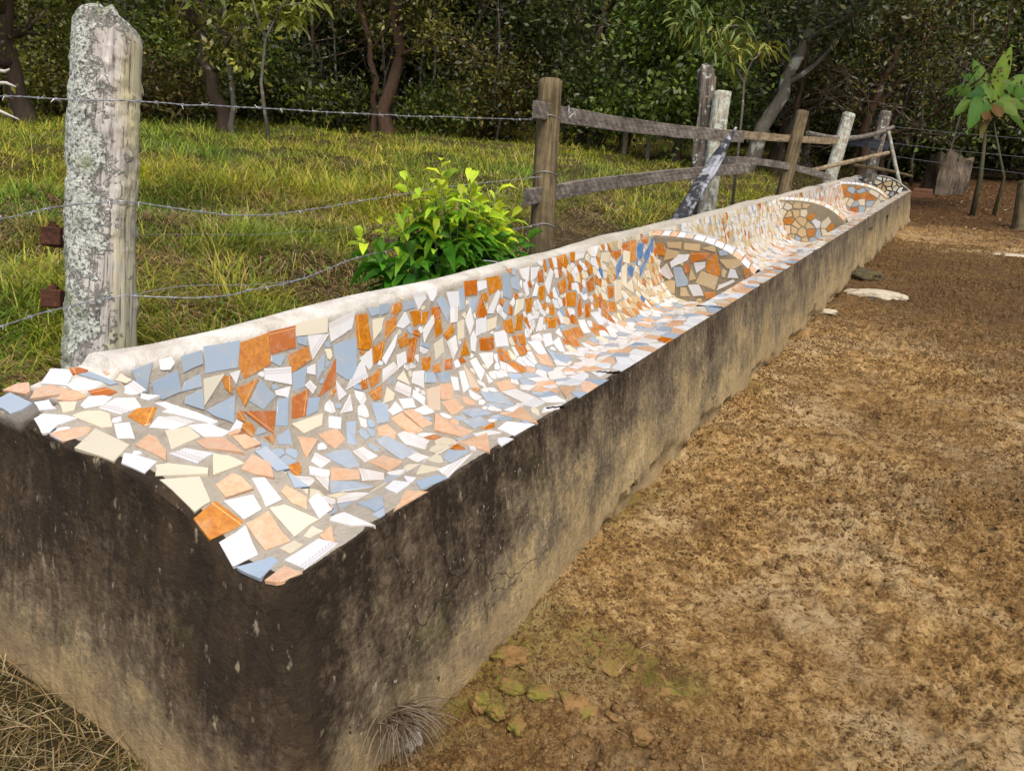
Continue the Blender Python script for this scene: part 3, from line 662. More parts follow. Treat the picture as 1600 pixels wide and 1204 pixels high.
def dummies(polys, step=.022):
    d = []
    for _, poly in polys:
        n = len(poly); cx = sum(p[0] for p in poly) / n; cy = sum(p[1] for p in poly) / n
        d.append((cx, cy))
        for i in range(n):
            p, q = poly[i], poly[(i + 1) % n]; L = math.dist(p, q); m = max(1, int(L / step))
            for j in range(m):
                t = j / m; x = p[0] + (q[0] - p[0]) * t; y = p[1] + (q[1] - p[1]) * t
                d.append((x + (cx - x) * .12, y + (cy - y) * .12))
    return d

def inside(p, poly):
    r = False; n = len(poly)
    for i in range(n):
        x0, y0 = poly[i]; x1, y1 = poly[(i + 1) % n]
        if (y0 > p[1]) != (y1 > p[1]) and p[0] < (x1 - x0) * (p[1] - y0) / (y1 - y0) + x0: r = not r
    return r

def jgrid(u0, u1, v0, v1, su, sv, jit, polys=()):
    out = []; nu = max(1, int(round((u1 - u0) / su))); nv = max(1, int(round((v1 - v0) / sv)))
    boxes = [(min(p[0] for p in q) - .008, max(p[0] for p in q) + .008, min(p[1] for p in q) - .008, max(p[1] for p in q) + .008, q) for _, q in polys]
    for i in range(nu):
        for j in range(nv):
            if random.random() < .04: continue
            u = u0 + (i + .5 + (j % 2) * .3 - .15 + random.uniform(-jit, jit)) * (u1 - u0) / nu
            v = v0 + (j + .5 + random.uniform(-jit, jit)) * (v1 - v0) / nv
            u = min(max(u, u0 + .004), u1 - .004)
            ok = True
            for (a, b2, c, d, q) in boxes:
                if a < u < b2 and c < v < d:
                    qc = (sum(p[0] for p in q) / len(q), sum(p[1] for p in q) / len(q))
                    if inside((u, v), q) or inside((u + (qc[0] - u) * .2, v + (qc[1] - v) * .2), q): ok = False; break
            if ok: out.append((u, v))
    return out

def pick(w):
    ks = list(w); return random.choices(ks, [w[k] for k in ks])[0]

gapf = lambda: random.uniform(.0014, .0034)
# near end wall top
SE = parse(SH_E); SL = parse(SH_L); SD = [(('K' if k == 'C' else k), q) for k, q in parse(SH_D)]
rim = Shards(); rim.sgn = 1
dom_e = [(1, 0, .004), (-1, 0, 1.10), (0, 1, .252), (0, -1, .014)]
for kd_, poly in SE: rim.add(poly, S_end, kd_, grow=1.06)
sd_ = jgrid(-1.10, 0, -.01, .205, .075, .065, .33, SE) + jgrid(-1.0, -.05, .205, .25, .06, .045, .12, SE)
for c_ in voronoi(sd_, dummies(SE), dom_e, .12, gapf):
    if c_: rim.add(c_, S_end, pick({'W': 4, 'P': 2, 'S': 3, 'C': 3, 'B': 1, 'O': 1}))
rim.build("tiled_end_rim", trough, TROFF)
# the lining, one mesh per bay
u_rim, u_floor, u_wall = .135, .42, .86
bays = [(.25, DIVS[0] + .02), (DIVS[0] + .02, DIVS[1] + .02), (DIVS[1] + .02, DIVS[2] + .02), (DIVS[2] + .02, 15.5)]
for bi, (v0, v1) in enumerate(bays):
    sh = Shards(); sh.sgn = -1
    polys = SL if bi == 0 else []
    for kd_, poly in polys: sh.add(poly, S_lining, kd_, grow=1.07)
    du = dummies(polys) if polys else []
    if bi == 0: du += [(u_, .262) for u_ in np.arange(.16, 1.9, .03)]
    sc_ = (1.0, .92, 1.05, 1.15)[bi]
    seeds = jgrid(-.004, u_rim, v0, v1, .062 * sc_, .090, .30, polys) \
        + jgrid(u_rim + .012, u_wall, v0, v1, .070 * sc_, .072, .36, polys) \
        + jgrid(u_wall + .005, U_MAX - .012, v0, v1, .066 * sc_, (.040 if bi == 0 else .052), .36, polys)
    dom = [(1, 0, U_MAX - .006), (-1, 0, .001), (0, 1, v1), (0, -1, -v0 - .003)]
    s_rim = [s for s in seeds if s[0] < u_rim]; s_in = [s for s in seeds if s[0] >= u_rim and s[1] > v0 + (.09 if bi == 0 else .02)]
    cells_ = list(zip(s_rim, voronoi(s_rim, du, dom + [(1, 0, u_rim - .010)], .13, gapf))) + list(zip(s_in, voronoi(s_in, du, dom + [(-1, 0, -(u_rim + .012))], .13, gapf)))
    for s_, c_ in cells_:
        if not c_: continue
        u_, v_s = s_
        if u_ > u_wall:
            w = ({'W': 5, 'P': 3, 'O': 6, 'B': 1, 'C': 3} if v_s < 3.4 else {'C': 6, 'K': 6, 'O': 3, 'W': 1.5, 'N': .3}) if bi == 0 else ({'W': 7, 'C': 6, 'K': 5, 'O': 1.3, 'B': 1.2, 'P': 1} if bi == 1 else {'W': 5, 'S': 4, 'C': 3, 'O': 2, 'B': 1} if bi == 2 else {'W': 7, 'B': 2, 'C': 2})
        elif u_ > u_rim:
            w = {'W': 6, 'P': 2, 'B': 4, 'S': 3, 'C': 1} if bi == 0 else {'W': 8, 'P': 2, 'S': 3, 'C': 3, 'B': 1, 'O': .5}
        else:
            w = {'S': 5, 'W': 4, 'P': 1, 'B': 2, 'C': 2, 'O': .6}
            if v_s > 6: w = {'C': 5, 'W': 4, 'S': 3, 'T': 3}
            if v_s > 9 and random.random() < .45: continue
            if random.random() < .05: continue
        if bi == 0 and v_s < 1.4 and u_ > u_floor: w = {'B': 6, 'W': 2, 'C': 2, 'O': 1, 'P': 1}
        sh.add(c_, S_lining, pick(w))
    sh.build("mosaic_lining", trough, TROFF)

# dividers: curved-topped plates with a face mosaic and a tiled top strip
def floor_z(x): 
    o = np.argsort(PROF[:, 0]); return np.interp(x, PROF[o, 0], PROF[o, 1])
def divider(y0, y1, arch, faces, kinds, cell, grout, top_kinds, name="divider", z_drop=0.0, gapd=None, bare=None):
    root = empty(name, np.array([-.55, (y0 + y1) / 2, .5]) - TROFF); root.parent = trough
    org = np.array([-.55, (y0 + y1) / 2, .5])
    xs = np.linspace(arch[0, 0], arch[-1, 0], 60)
    za = np.interp(xs, arch[:, 0], arch[:, 1]); zf = floor_z(xs) - .03
    zf = np.minimum(zf, za - .01)
    # cross-section: near face, rounded shoulders, top, far face
    sec = [(0, 0.0), (0, .5), (0, 1.0)]
    V = []; F = []
    prof_t = [(0.0, None), (.0, -.046)] + [((y1 - y0) * q, -.034 * abs(2 * q - 1) ** 2.2) for q in (.0, .06, .15, .3, .5, .7, .85, .94, 1.0)] + [(y1 - y0, -.046), (y1 - y0, None)]
    for x, a, f in zip(xs, za, zf):
        for (dy, dz) in prof_t:
            z = f if dz is None else a + dz
            V.append((x, y0 + dy, z))
    n = len(prof_t)
    for i in range(len(xs) - 1):
        for j in range(n - 1):
            F.append((i * n + j, i * n + j + 1, (i + 1) * n + j + 1, (i + 1) * n + j))
    V = np.array(V); V = V + wob(V, np.full(len(V), .003), 9, 33)
    py_mesh("plate", V - org, F, grout, root, smooth=True)
    Sf = lambda x, z: np.stack([x + 0 * z, np.full_like(x + 0 * z, y0 - .001), z + 0 * x], -1)
    fs = Shards(); fs.sgn = 1
    dom = []
    ar = [(x, z - (.052 if top_kinds else .016)) for x, z in arch]
    for p, q in zip(ar[:-1], ar[1:]):
        dx, dz = q[0] - p[0], q[1] - p[1]; L = math.hypot(dx, dz)
        nx, nz = -dz / L, dx / L
        dom.append((nx, nz, p[0] * nx + p[1] * nz))
    fl = [(x, z + .006) for x, z in PROF if z < arch[-1, 1] and x < -.16 and x > -.88]
    for p, q in zip(fl[:-1], fl[1:]):
        dx, dz = q[0] - p[0], q[1] - p[1]; L = math.hypot(dx, dz)
        nx, nz = -dz / L, dx / L
        dom.append((nx, nz, p[0] * nx + p[1] * nz))
    for kd_, poly in faces: fs.add(poly, Sf, kd_, grow=1.04)
    sd_ = jgrid(-.93, -.16, .29, .85, cell, cell, .34, faces)
    gd = gapd or (lambda: random.uniform(.004, .009))
    for s_, c_ in zip(sd_, voronoi(sd_, dummies(faces), dom, cell * 2.1, gd)):
        if c_ and not (bare and bare(*s_)) and area2(c_) > 5e-4: fs.add(c_, Sf, pick(kinds))
    fs.build("mosaic_face", root, org)
    if top_kinds:
        ts = Shards(); ts.sgn = 1
        al = np.r_[0, np.cumsum(np.hypot(np.diff(arch[:, 0]), np.diff(arch[:, 1])))]
        St = lambda u, v: np.stack([np.interp(u, al, arch[:, 0]) + 0 * v, v + 0 * u, np.interp(u, al, arch[:, 1]) + .002 - .034 * np.abs(2 * np.clip((v - y0) / (y1 - y0), 0, 1) - 1) ** 2.2], -1)
        u = .01; wd = y1 - y0
        while u < al[-1] - .05:
            L = random.uniform(.05, .085); k_ = pick(top_kinds)
            cut = y0 + wd * random.uniform(.42, .6)
            for (a0, a1) in ((y0 + .001, y0 + wd * .30), (y0 + wd * .32, y0 + wd * .68), (y0 + wd * .70, y1 - .002)):
                q = [(u, a0), (u + L - .005, a0), (u + L - .005 + random.uniform(-.008, .004), a1), (u + random.uniform(0, .008), a1)]
                ts.add(q, St, k_ if random.random() < .6 else pick(top_kinds))
            u += L
        ts.build("tiled_top_strip", root, org)
    return root
DV = dict(DIV_O='')
d1 = divider(4.42, 4.60, ARCH, SD, {'C': 5, 'K': 3, 'W': 1, 'O': 1}, .055, mgrout, {'W': 4, 'S': 4, 'T': 1})
d1["label"] = "nearest divider, with cream, orange and one grey-blue shard set wide apart"
def bare2(x, z): return z > .60 + .35 * (-.45 - x) if x > -.62 else False
d2 = divider(8.60, 8.78, ARCH + np.array([0, .012]), [], {'K': 6, 'C': 3, 'O': 2, 'B': 1.4, 'W': 1}, .088, mgrout, {'W': 4, 'S': 3, 'C': 2}, bare=bare2)
d2["label"] = "second divider, mostly sand-coloured shards with bare cement towards the front"
d3 = divider(13.30, 13.48, ARCH * np.array([1.05, 1.0]), [], {'O': 6, 'B': 3, 'C': 2, 'W': 2}, .118, mgrout, {'W': 4, 'S': 1, 'C': 2})
d3["label"] = "third divider, with large orange and blue shards"
d4 = divider(15.49, 15.56, FAR_ARCH - np.array([0, .006]), [], {'C': 3, 'W': 3, 'B': 2.4, 'K': 1, 'O': .5}, .092, mdark, None, name="end_panel", gapd=lambda: random.uniform(.008, .017))
d4["label"] = "far end panel with small pale shards in dark grout"
# white glazed lip along the far end arc
al = FAR_ARCH; lip = Shards(); lip.sgn = 1
als = np.r_[0, np.cumsum(np.hypot(np.diff(al[:, 0]), np.diff(al[:, 1])))]
Sl = lambda u, v: np.stack([np.interp(u, als, al[:, 0]) + 0 * v, v + 0 * u, np.interp(u, als, al[:, 1]) + .004 + 0 * v], -1)
u = .01
while u < als[-1] - .06:
    lip.add([(u, 15.50), (u + .07, 15.50), (u + .07, 15.60), (u, 15.60)], Sl, pick({'W': 4, 'C': 2, 'K': 1})); u += .077
lip.build("tiled_end_lip", trough, TROFF)
# cracks across the front rim and a wire laid over the ridge
mcrack, nt, b = new_mat("crack_black", 1.0, .0); b.inputs["Base Color"].default_value = (.012, .010, .008, 1)
# crack lines are thin raised filaments of dirt following the rim
def ribbon(pts, w, mat, name, parent, off):
    V = []; F = []
    for i, p in enumerate(pts):
        p = np.array(p)
        t = np.array(pts[min(i + 1, len(pts) - 1)]) - np.array(pts[max(i - 1, 0)]); t = t / np.linalg.norm(t)
        s = np.cross(t, (0, 0, 1)); s /= np.linalg.norm(s) + 1e-9
        ww = w * random.uniform(.4, 1.2)
        V += [p + s * ww, p - s * ww, p - s * ww - np.array((0, 0, .01)), p + s * ww - np.array((0, 0, .01))]
        if i: k = len(V) - 8; F += [(k + 1, k, k + 4, k + 5), (k, k + 3, k + 7, k + 4), (k + 2, k + 1, k + 5, k + 6)]
    return py_mesh(name, np.array(V) - off, F, mat, parent)
for (ya, xa, xb) in ((3.02, -.13, .0), (1.62, -.07, .0), (1.16, -.04, .0)):
    pts = [(xa + (xb - xa) * t + 0, ya + .05 * t + random.uniform(-.008, .008), .6085) for t in np.linspace(0, 1, 9)]
    ribbon(pts, .0028, mcrack, "crack", trough, TROFF)

# ------------------------------------------------------------------ tubes, posts, planks
def tube(P, R, n=10, cap=True, twist=0.0, squash=1.0):
    """swept tube through points P with radii R -> V,F(list)"""
    P = np.asarray(P, float); R = np.broadcast_to(np.asarray(R, float), (len(P),))
    V = []; F = []
    T = np.gradient(P, axis=0); T /= np.linalg.norm(T, axis=1)[:, None] + 1e-12
    ref = np.array((0, 0, 1.0)) if abs(T[0, 2]) < .9 else np.array((1.0, 0, 0))
    a = np.cross(T[0], ref); a /= np.linalg.norm(a)
    for i in range(len(P)):
        a = a - T[i] * a.dot(T[i]); a /= np.linalg.norm(a); b_ = np.cross(T[i], a)
        for k in range(n):
            th = 2 * math.pi * k / n + twist * i
            V.append(P[i] + R[i] * (math.cos(th) * a + squash * math.sin(th) * b_))
    for i in range(len(P) - 1):
        for k in range(n):
            k2 = (k + 1) % n
            F.append((i * n + k, i * n + k2, (i + 1) * n + k2, (i + 1) * n + k))
    if cap: F.append(tuple(range(n))[::-1]); F.append(tuple(range((len(P) - 1) * n, len(P) * n)))
    return V, F

def join(parts):
    V = []; F = []
    for v, f in parts:
        k = len(V); V += list(v); F += [tuple(i + k for i in q) for q in f]
    return V, F

def wood_mat(name, dark, light, scale=1.0, saw=False, rough=.9, lichen=None, axis='Z', char=None):
    m, nt, b = new_mat(name, rough, .2)
    P = coords(nt); s = {'Z': (1, 1, .06), 'X': (.06, 1, 1)}[axis]
    gr = noise_n(nt, mapping(nt, P, s), 42 * scale, 5, .65, .3); md = noise_n(nt, P, 7 * scale, 4, .6)
    c = ramp(nt, gr, [(.3, dark), (.68, light)])
    c = mixc(nt, ramp(nt, md, [(.42, 0.0), (.66, .6)]), c, tuple(x * .55 for x in dark))
    h = gr
    if saw:
        w = nt.nodes.new("ShaderNodeTexWave"); w.bands_direction = 'DIAGONAL'; w.inputs["Scale"].default_value = 6.5
        w.inputs["Distortion"].default_value = 3.5; w.inputs["Detail"].default_value = 3; w.inputs["Detail Scale"].default_value = 2
        nt.links.new(mapping(nt, P, (1, 0.0, 1.3)), w.inputs["Vector"])
        c = mixc(nt, mathn(nt, 'MULTIPLY', ramp(nt, w.outputs[1], [(.3, .34), (.75, 0.0)]), 1.0), c, tuple(x * .42 for x in dark))
    crk = ramp(nt, noise_n(nt, mapping(nt, P, tuple(x * 1.0 for x in s)), 90 * scale, 2, .5), [(.30, .85), (.36, 0.0)])
    c = mixc(nt, crk, c, (.015, .012, .010))
    if lichen:
        l1 = noise_n(nt, P, 13, 6, .72); l2 = noise_n(nt, P, 60, 3, .6)
        lc = mixc(nt, l2, (.22, .27, .22), (.60, .64, .56))
        c = mixc(nt, ramp(nt, l1, [(lichen, 0.0), (lichen + .05, .9)]), c, lc)
    if char:
        c1 = noise_n(nt, P, 5, 5, .65)
        c = mixc(nt, ramp(nt, c1, [(char, 0.0), (char + .08, .95)]), c, (.016, .018, .022))
    nt.links.new(c, b.inputs["Base Color"])
    bump(nt, b, h, .7, .006)
    return m

M_post = wood_mat("post_wood", (.055, .042, .020), (.20, .155, .085))
M_plank = wood_mat("sawn_plank", (.10, .086, .070), (.34, .30, .25), saw=True, axis='X')
M_plank2 = wood_mat("tan_plank", (.17, .125, .07), (.44, .35, .22), saw=False, axis='X')
M_darkplank = wood_mat("dark_plank", (.020, .024, .034), (.07, .075, .09), axis='X')
M_rot = wood_mat("rotten_wood", (.030, .024, .018), (.24, .20, .16), scale=.5, lichen=.56)
M_lpost = wood_mat("lichen_post", (.13, .11, .075), (.50, .48, .38), lichen=.50)
M_char = wood_mat("charred_wood", (.13, .145, .17), (.50, .52, .55), scale=.8, char=.45)
M_red = wood_mat("red_bark", (.045, .022, .012), (.20, .095, .045), scale=.5)

def frame(p0, p1, side):
    z = np.array(p1) - np.array(p0); L = np.linalg.norm(z); z = z / L
    x = np.array(side, float); x = x - z * x.dot(z); x /= np.linalg.norm(x); y = np.cross(z, x)
    return np.array([x, y, z]).T, L

def place(o, p0, Rm):
    m = Matrix([[*Rm[i], float(p0[i])] for i in range(3)] + [[0, 0, 0, 1]])
    o.matrix_world = m

CRIGHT = RM[:, 0]; CFWD = -RM[:, 2]
def post(name, p0, p1, w, d, mat, label, top='flat', n=20, amp=.05, taper=.94, seed=0, cat="post", group=None, square=.5):
    Rm, L = frame(p0, p1, CRIGHT)
    nz = max(8, int(L / .05)); V = []; F = []
    for i in range(nz + 1):
        t = i / nz; s = 1 + (taper - 1) * t
        for k in range(n):
            th = 2 * math.pi * k / n; c, s_ = math.cos(th), math.sin(th)
            e = 1 - square * .5
            x = math.copysign(abs(c) ** e, c) * w / 2 * s; y = math.copysign(abs(s_) ** e, s_) * d / 2 * s
            r = 1 + amp * 2 * float(vnoise(np.array([c * 1.5 + seed, s_ * 1.5, t * L * 2.2]), seed))
            zt = L
            if top == 'slant': zt = L - .5 * w * (x / w + .5)
            elif top == 'jag': zt = L - .28 * abs(float(vnoise(np.array([c * 3 + seed, s_ * 3, 0]), seed + 3)))
            elif top == 'point': r *= (1 - .75 * sstep(.72, 1, t)) 
            V.append((x * r, y * r, t * zt))
    for i in range(nz):
        for k in range(n):
            k2 = (k + 1) % n; F.append((i * n + k, i * n + k2, (i + 1) * n + k2, (i + 1) * n + k))
    # domed, worn top
    k0 = len(V)
    for k in range(n):
        p = V[nz * n + k]; V.append((p[0] * .6, p[1] * .6, p[2] + (.012 if top != 'jag' else -.05)))
    V.append((0, 0, np.mean([V[k0 + k][2] for k in range(n)])))
    for k in range(n):
        k2 = (k + 1) % n; F.append((nz * n + k, nz * n + k2, k0 + k2, k0 + k)); F.append((k0 + k, k0 + k2, len(V) - 1))
    o = py_mesh(name, V, F, mat, None, smooth=(top != 'jag'))
    place(o, p0, Rm)
    return tag(o, label, cat, group)

def plank(name, pts, h, th, mat, label, cat="rail", group=None, seed=0, end_cut=.0, rnd=False):
    """board through 3-D points, standing on edge"""
    pts = np.array(pts, float); L = np.r_[0, np.cumsum(np.linalg.norm(np.diff(pts, axis=0), axis=1))]
    o0 = pts[0].copy(); z = pts[-1] - pts[0]; z /= np.linalg.norm(z)
    up = np.array((0, 0, 1.0)); yv = np.cross(up, z); yv /= np.linalg.norm(yv); upv = np.cross(z, yv)
    Rm = np.array([z, yv, upv]).T
    n = max(10, int(L[-1] / .10)); V = []; F = []
    sec = [(-.5, -.46), (-.46, -.5), (.46, -.5), (.5, -.46), (.5, .46), (.46, .5), (-.46, .5), (-.5, .46)]
    if rnd: sec = [(.5 * math.cos(a), .5 * math.sin(a)) for a in np.linspace(0, 2 * math.pi, 9)[:-1]]
    m = len(sec)
    for i in range(n + 1):
        s = L[-1] * i / n; c = np.array([np.interp(s, L, pts[:, j]) for j in range(3)])
        if len(pts) > 2:
            q = np.polyfit(L, pts, 2) if len(pts) >= 3 else None
            c = np.array([np.polyval(q[:, j], s) for j in range(3)])
        lc = Rm.T @ (c - o0)
        for (a, b_) in sec:
            hh = h * (1 + .035 * float(vnoise(np.array([s * 1.7, a * 3, b_ * 3 + seed])))); 
            V.append(lc + np.array([0, a * th, b_ * hh]) + np.array([0, 0, .003 * float(vnoise(np.array([s * 2.3, b_ * 2, seed])))]))
    for i in range(n):
        for k in range(m):
            k2 = (k + 1) % m; F.append((i * m + k, (i + 1) * m + k, (i + 1) * m + k2, i * m + k2))
    F.append(tuple(range(m))); F.append(tuple(range(n * m, n * m + m))[::-1])
    o = py_mesh(name, V, F, mat); place(o, o0, Rm)
    return tag(o, label, cat, group)

# ---- the big lichen covered post
B1, T1 = at(152, 590, 2.50), at(174, 24, 2.44)
ax = (T1 - B1) / np.linalg.norm(T1 - B1)
B1 = B1 - ax * .50
Rm1, L1 = frame(B1, T1, CRIGHT)
mlp, nt, b = new_mat("lichened_timber", .93, .2)
P = coords(nt); S3 = sep(nt, P)
gr = noise_n(nt, mapping(nt, P, (1, 1, .05)), 48, 5, .65, .4); md = noise_n(nt, P, 6, 4, .6)
wood = ramp(nt, gr, [(.28, (.10, .085, .075)), (.42, (.33, .31, .285)), (.7, (.56, .53, .48))])
wood = mixc(nt, ramp(nt, mathn(nt, 'ADD', mathn(nt, 'MULTIPLY', S3[0], 4.0), mathn(nt, 'MULTIPLY', md, .5)), [(.50, 0.0), (.66, .8)]), wood, mixc(nt, gr, (.36, .31, .15), (.66, .62, .38)))
wood = mixc(nt, ramp(nt, noise_n(nt, mapping(nt, P, (1, 1, .18)), 15, 5, .7), [(.58, 0.0), (.66, .8)]), wood, (.045, .035, .035))
wood = mixc(nt, ramp(nt, noise_n(nt, mapping(nt, P, (1, 1, .028)), 120, 3, .6), [(.36, .85), (.43, 0.0)]), wood, (.09, .075, .06))
crust1 = noise_n(nt, P, 15, 7, .75, .2); crust2 = noise_n(nt, P, 85, 4, .7)
lc = ramp(nt, crust2, [(.33, (.05, .055, .045)), (.43, (.25, .27, .23)), (.52, (.52, .55, .49)), (.68, (.72, .74, .68))])
lc = mixc(nt, ramp(nt, noise_n(nt, P, 9, 5, .7), [(.52, 0.0), (.62, .75)]), lc, mixc(nt, crust2, (.06, .08, .03), (.30, .34, .18)))
cov = mathn(nt, 'SUBTRACT', crust1, mathn(nt, 'MULTIPLY', S3[0], 1.9))
cov = mathn(nt, 'ADD', cov, mathn(nt, 'MULTIPLY', mathn(nt, 'SUBTRACT', noise_n(nt, P, 5, 4, .6), .5), 1.1))
covm = ramp(nt, mathn(nt, 'ADD', cov, mathn(nt, 'MULTIPLY', mathn(nt, 'SUBTRACT', crust2, .5), .35)), [(.40, 0.0), (.50, 1.0)])
c = mixc(nt, covm, wood, lc)
nt.links.new(c, b.inputs["Base Color"])
nb = bump(nt, b, gr, 1.0, .006); nb = bump(nt, b, mathn(nt, 'MULTIPLY', covm, mathn(nt, 'ADD', .4, crust2)), 1.0, .012, nb)
NZp, NP = 220, 84; V = []; F = []
th = np.linspace(0, 2 * np.pi, NP, endpoint=False)
for i in range(NZp + 1):
    t = i / NZp; z = t * L1
    w = .213 * (1 - .05 * t) + .008 * math.sin(z * 3.5 + 1)
    cx = .012 * math.sin(z * 2.9 + .6)
    x = np.sign(np.cos(th)) * np.abs(np.cos(th)) ** .85 * w / 2; y = np.sign(np.sin(th)) * np.abs(np.sin(th)) ** .85 * w * .46
    Q = np.stack([x, y, np.full(NP, z)], -1)
    lowf = fbm(Q * np.array([9, 9, 2.2]), 3, 5) * .010
    cr = (fbm(Q * np.array([34, 34, 26]), 4, 15, .6)); cm = sstep(-.15, .1, fbm(Q * 12, 4, 25) - x * 1.6)
    groove = -np.abs(np.minimum(0, fbm(Q * np.array([38, 38, 1.6]), 3, 45))) * .018 * (1 - cm)
    r = 1 + (lowf + cr * .012 * cm + .004 * cm + groove) / (w / 2)
    xe = np.clip(np.abs(x / w) * 2, 0, 1); zt = z - sstep(.80, 1, t) * (xe ** 2.6 * np.where(x > 0, .095, .065) + .02 * (np.abs(y / w) * 2) ** 3)
    V += list(np.stack([x * r + cx, y * r, zt], -1))
for i in range(NZp):
    for k in range(NP): k2 = (k + 1) % NP; F.append((i * NP + k, i * NP + k2, (i + 1) * NP + k2, (i + 1) * NP + k))
top_ring = np.array(V[-NP:]); cen = top_ring.mean(0)
prev = NZp * NP
for sc_ in (.85, .6, .3):
    k0 = len(V)
    for k in range(NP):
        p = cen + (top_ring[k] - cen) * sc_; q_ = abs(top_ring[k][0] - cen[0]) * sc_ / .1; p[2] = top_ring[k][2] + .085 * (1 - sc_ ** 2.6) * abs(top_ring[k][0] - cen[0]) / .1 + .008 * float(vnoise(p * 30)); V.append(p)
    for k in range(NP): k2 = (k + 1) % NP; F.append((prev + k, prev + k2, k0 + k2, k0 + k))
    prev = k0
V.append(np.array([cen[0], cen[1], np.mean([V[prev + k][2] for k in range(NP)])]))
for k in range(NP): F.append((prev + k, prev + (k + 1) % NP, len(V) - 1))
bigpost = py_mesh("fence_post", V, F, mlp, None, smooth=True); place(bigpost, B1, Rm1)
tag(bigpost, "thick round-topped grey fence post crusted with pale green lichen, nearest to the viewer", "fence post", "posts of the pasture fence")
mrust, nt, b = new_mat("rusty_iron", .9, .3)
P = coords(nt); n_ = noise_n(nt, P, 45, 5, .7)
nt.links.new(ramp(nt, n_, [(.3, (.018, .009, .006)), (.55, (.075, .028, .014)), (.75, (.17, .065, .030))]), b.inputs["Base Color"]); bump(nt, b, n_, .8, .004)
def box_v(cx, cy, cz, sx, sy, sz, bev=.12):
    """chamfered block"""
    V = []; F = []
    for z, s in ((-1, 1 - bev), (-1 + bev, 1), (1 - bev, 1), (1, 1 - bev)):
        for a, b_ in ((-1, -1), (1, -1), (1, 1), (-1, 1)):
            V.append((cx + a * sx / 2 * s, cy + b_ * sy / 2 * s, cz + z * sz / 2))
    for i in range(3):
        for k in range(4): F.append((i * 4 + k, i * 4 + (k + 1) % 4, i * 4 + 4 + (k + 1) % 4, i * 4 + 4 + k))
    F.append((3, 2, 1, 0)); F.append((12, 13, 14, 15)); return V, F
for (px, py) in ((86, 371), (86, 467)):
    c = Rm1.T @ (at(px, py, 2.50) - B1)
    parts = [box_v(c[0] + .006, c[1], c[2], .066, .074, .062), ]
    tv, tf = tube([(c[0] - .008, c[1], c[2] + .026), (c[0] - .008, c[1], c[2] + .042)], [.017, .016], 6); parts.append((tv, tf))
    tv, tf = tube([(c[0] - .008, c[1], c[2] + .04), (c[0] - .008, c[1], c[2] + .052)], [.009, .008], 8); parts.append((tv, tf))
    V, F = join(parts)
    V = [np.array(v) + .002 * np.array([float(vnoise(np.array(v) * 60, s)) for s in (1, 2, 3)]) for v in V]
    py_mesh("rusty_bracket", V, F, mrust, bigpost)

# ---- the other posts
def dpost(pb, pt, d, wpx, mat, label, ext=.35, d2=None, **kw):
    d2 = d2 or d
    p0, p1 = at(*pb, d), at(*pt, d2); a_ = (p1 - p0) / np.linalg.norm(p1 - p0)
    gz = float(ground_h(p0[0], p0[1])); L = (p0[2] - gz) / max(.3, a_[2]) + .25
    p0 = p0 - a_ * L
    return post("fence_post", p0, p1, wpx * d / FPX, wpx * d / FPX * .92, mat, label, **kw)
G_F = "posts of the pasture fence"
P2 = dpost((846, 385), (860, 128), 5.25, 38, M_post, "brown round fence post carrying the left ends of both wooden rails", group=G_F, seed=2, n=28, amp=.02, taper=.97, square=.25, cat="fence post")
dpost((1090, 300), (1108, 96), 8.35, 24, M_rot, "dark rotten split stump of a post with a jagged top behind the upper rail", top='jag', group=G_F, seed=5, amp=.30, cat="fence post", n=26)
dpost((1110, 290), (1129, 146), 8.15, 28, M_lpost, "pale lichen-covered post with a slanted flat top beside the rotten stump", group=G_F, seed=6, cat="fence post", amp=.07)
dpost((1226, 290), (1254, 175), 9.9, 20, M_post, "brown leaning fence post between the pale one and the spotted one", group=G_F, seed=7, cat="fence post", amp=.03)
dpost((1302, 262), (1327, 179), 12.8, 20, M_lpost, "black and white blotched leaning post under the bent grey rail", group=G_F, seed=8, cat="fence post", amp=.05)
dpost((1362, 262), (1384, 176), 14.3, 18, M_rot, "dark lichen-spotted post near the far end of the rails", group=G_F, seed=9, cat="fence post", amp=.05)
dpost((1595, 348), (1604, 284), 14.0, 24, M_post, "blurred brown post at the right edge of the yard", group="posts round the yard", seed=10, cat="fence post")
dpost((1403, 276), (1388, 206), 14.6, 6, M_lpost, "thin lichened stick standing upright at the trough's far end", seed=12, amp=.1, n=10, cat="stick")
# ---- rails
G_R = "wooden rails of the fence"
plank("rail", [at(836, 171, 5.02), at(990, 197, 6.45), at(1160, 214, 7.95)], .115, .045, M_plank, "long upper rail of rough-sawn grey board starting at the brown post", group=G_R, seed=1)
plank("rail", [at(822, 308, 5.02), at(990, 281, 6.5), at(1167, 263, 8.05)], .105, .05, M_plank, "long lower rail of rough-sawn grey board starting at the brown post", group=G_R, seed=2)
plank("rail", [at(1131, 209, 8.0), at(1225, 216, 9.75), at(1307, 221, 11.5)], .092, .035, M_plank2, "tan upper rail continuing behind the charred pole", group=G_R, seed=3)
plank("rail", [at(1134, 250, 8.0), at(1240, 262, 10.0), at(1296, 277, 11.2)], .085, .04, M_plank, "lower rail continuing behind the charred pole and sloping to the trough", group=G_R, seed=4)
plank("rail", [at(1262, 208, 11.9), at(1322, 216, 13.0), at(1395, 199, 14.4)], .085, .075, M_plank, "bent grey pole rail sagging in the middle near the trough's far end", group=G_R, seed=5, rnd=True)
plank("rail", [at(1262, 268, 11.4), at(1330, 252, 12.8), at(1388, 239, 14.4)], .075, .06, M_plank2, "thin tan pole rising to the right towards the far end stick", group=G_R, seed=6, rnd=True)
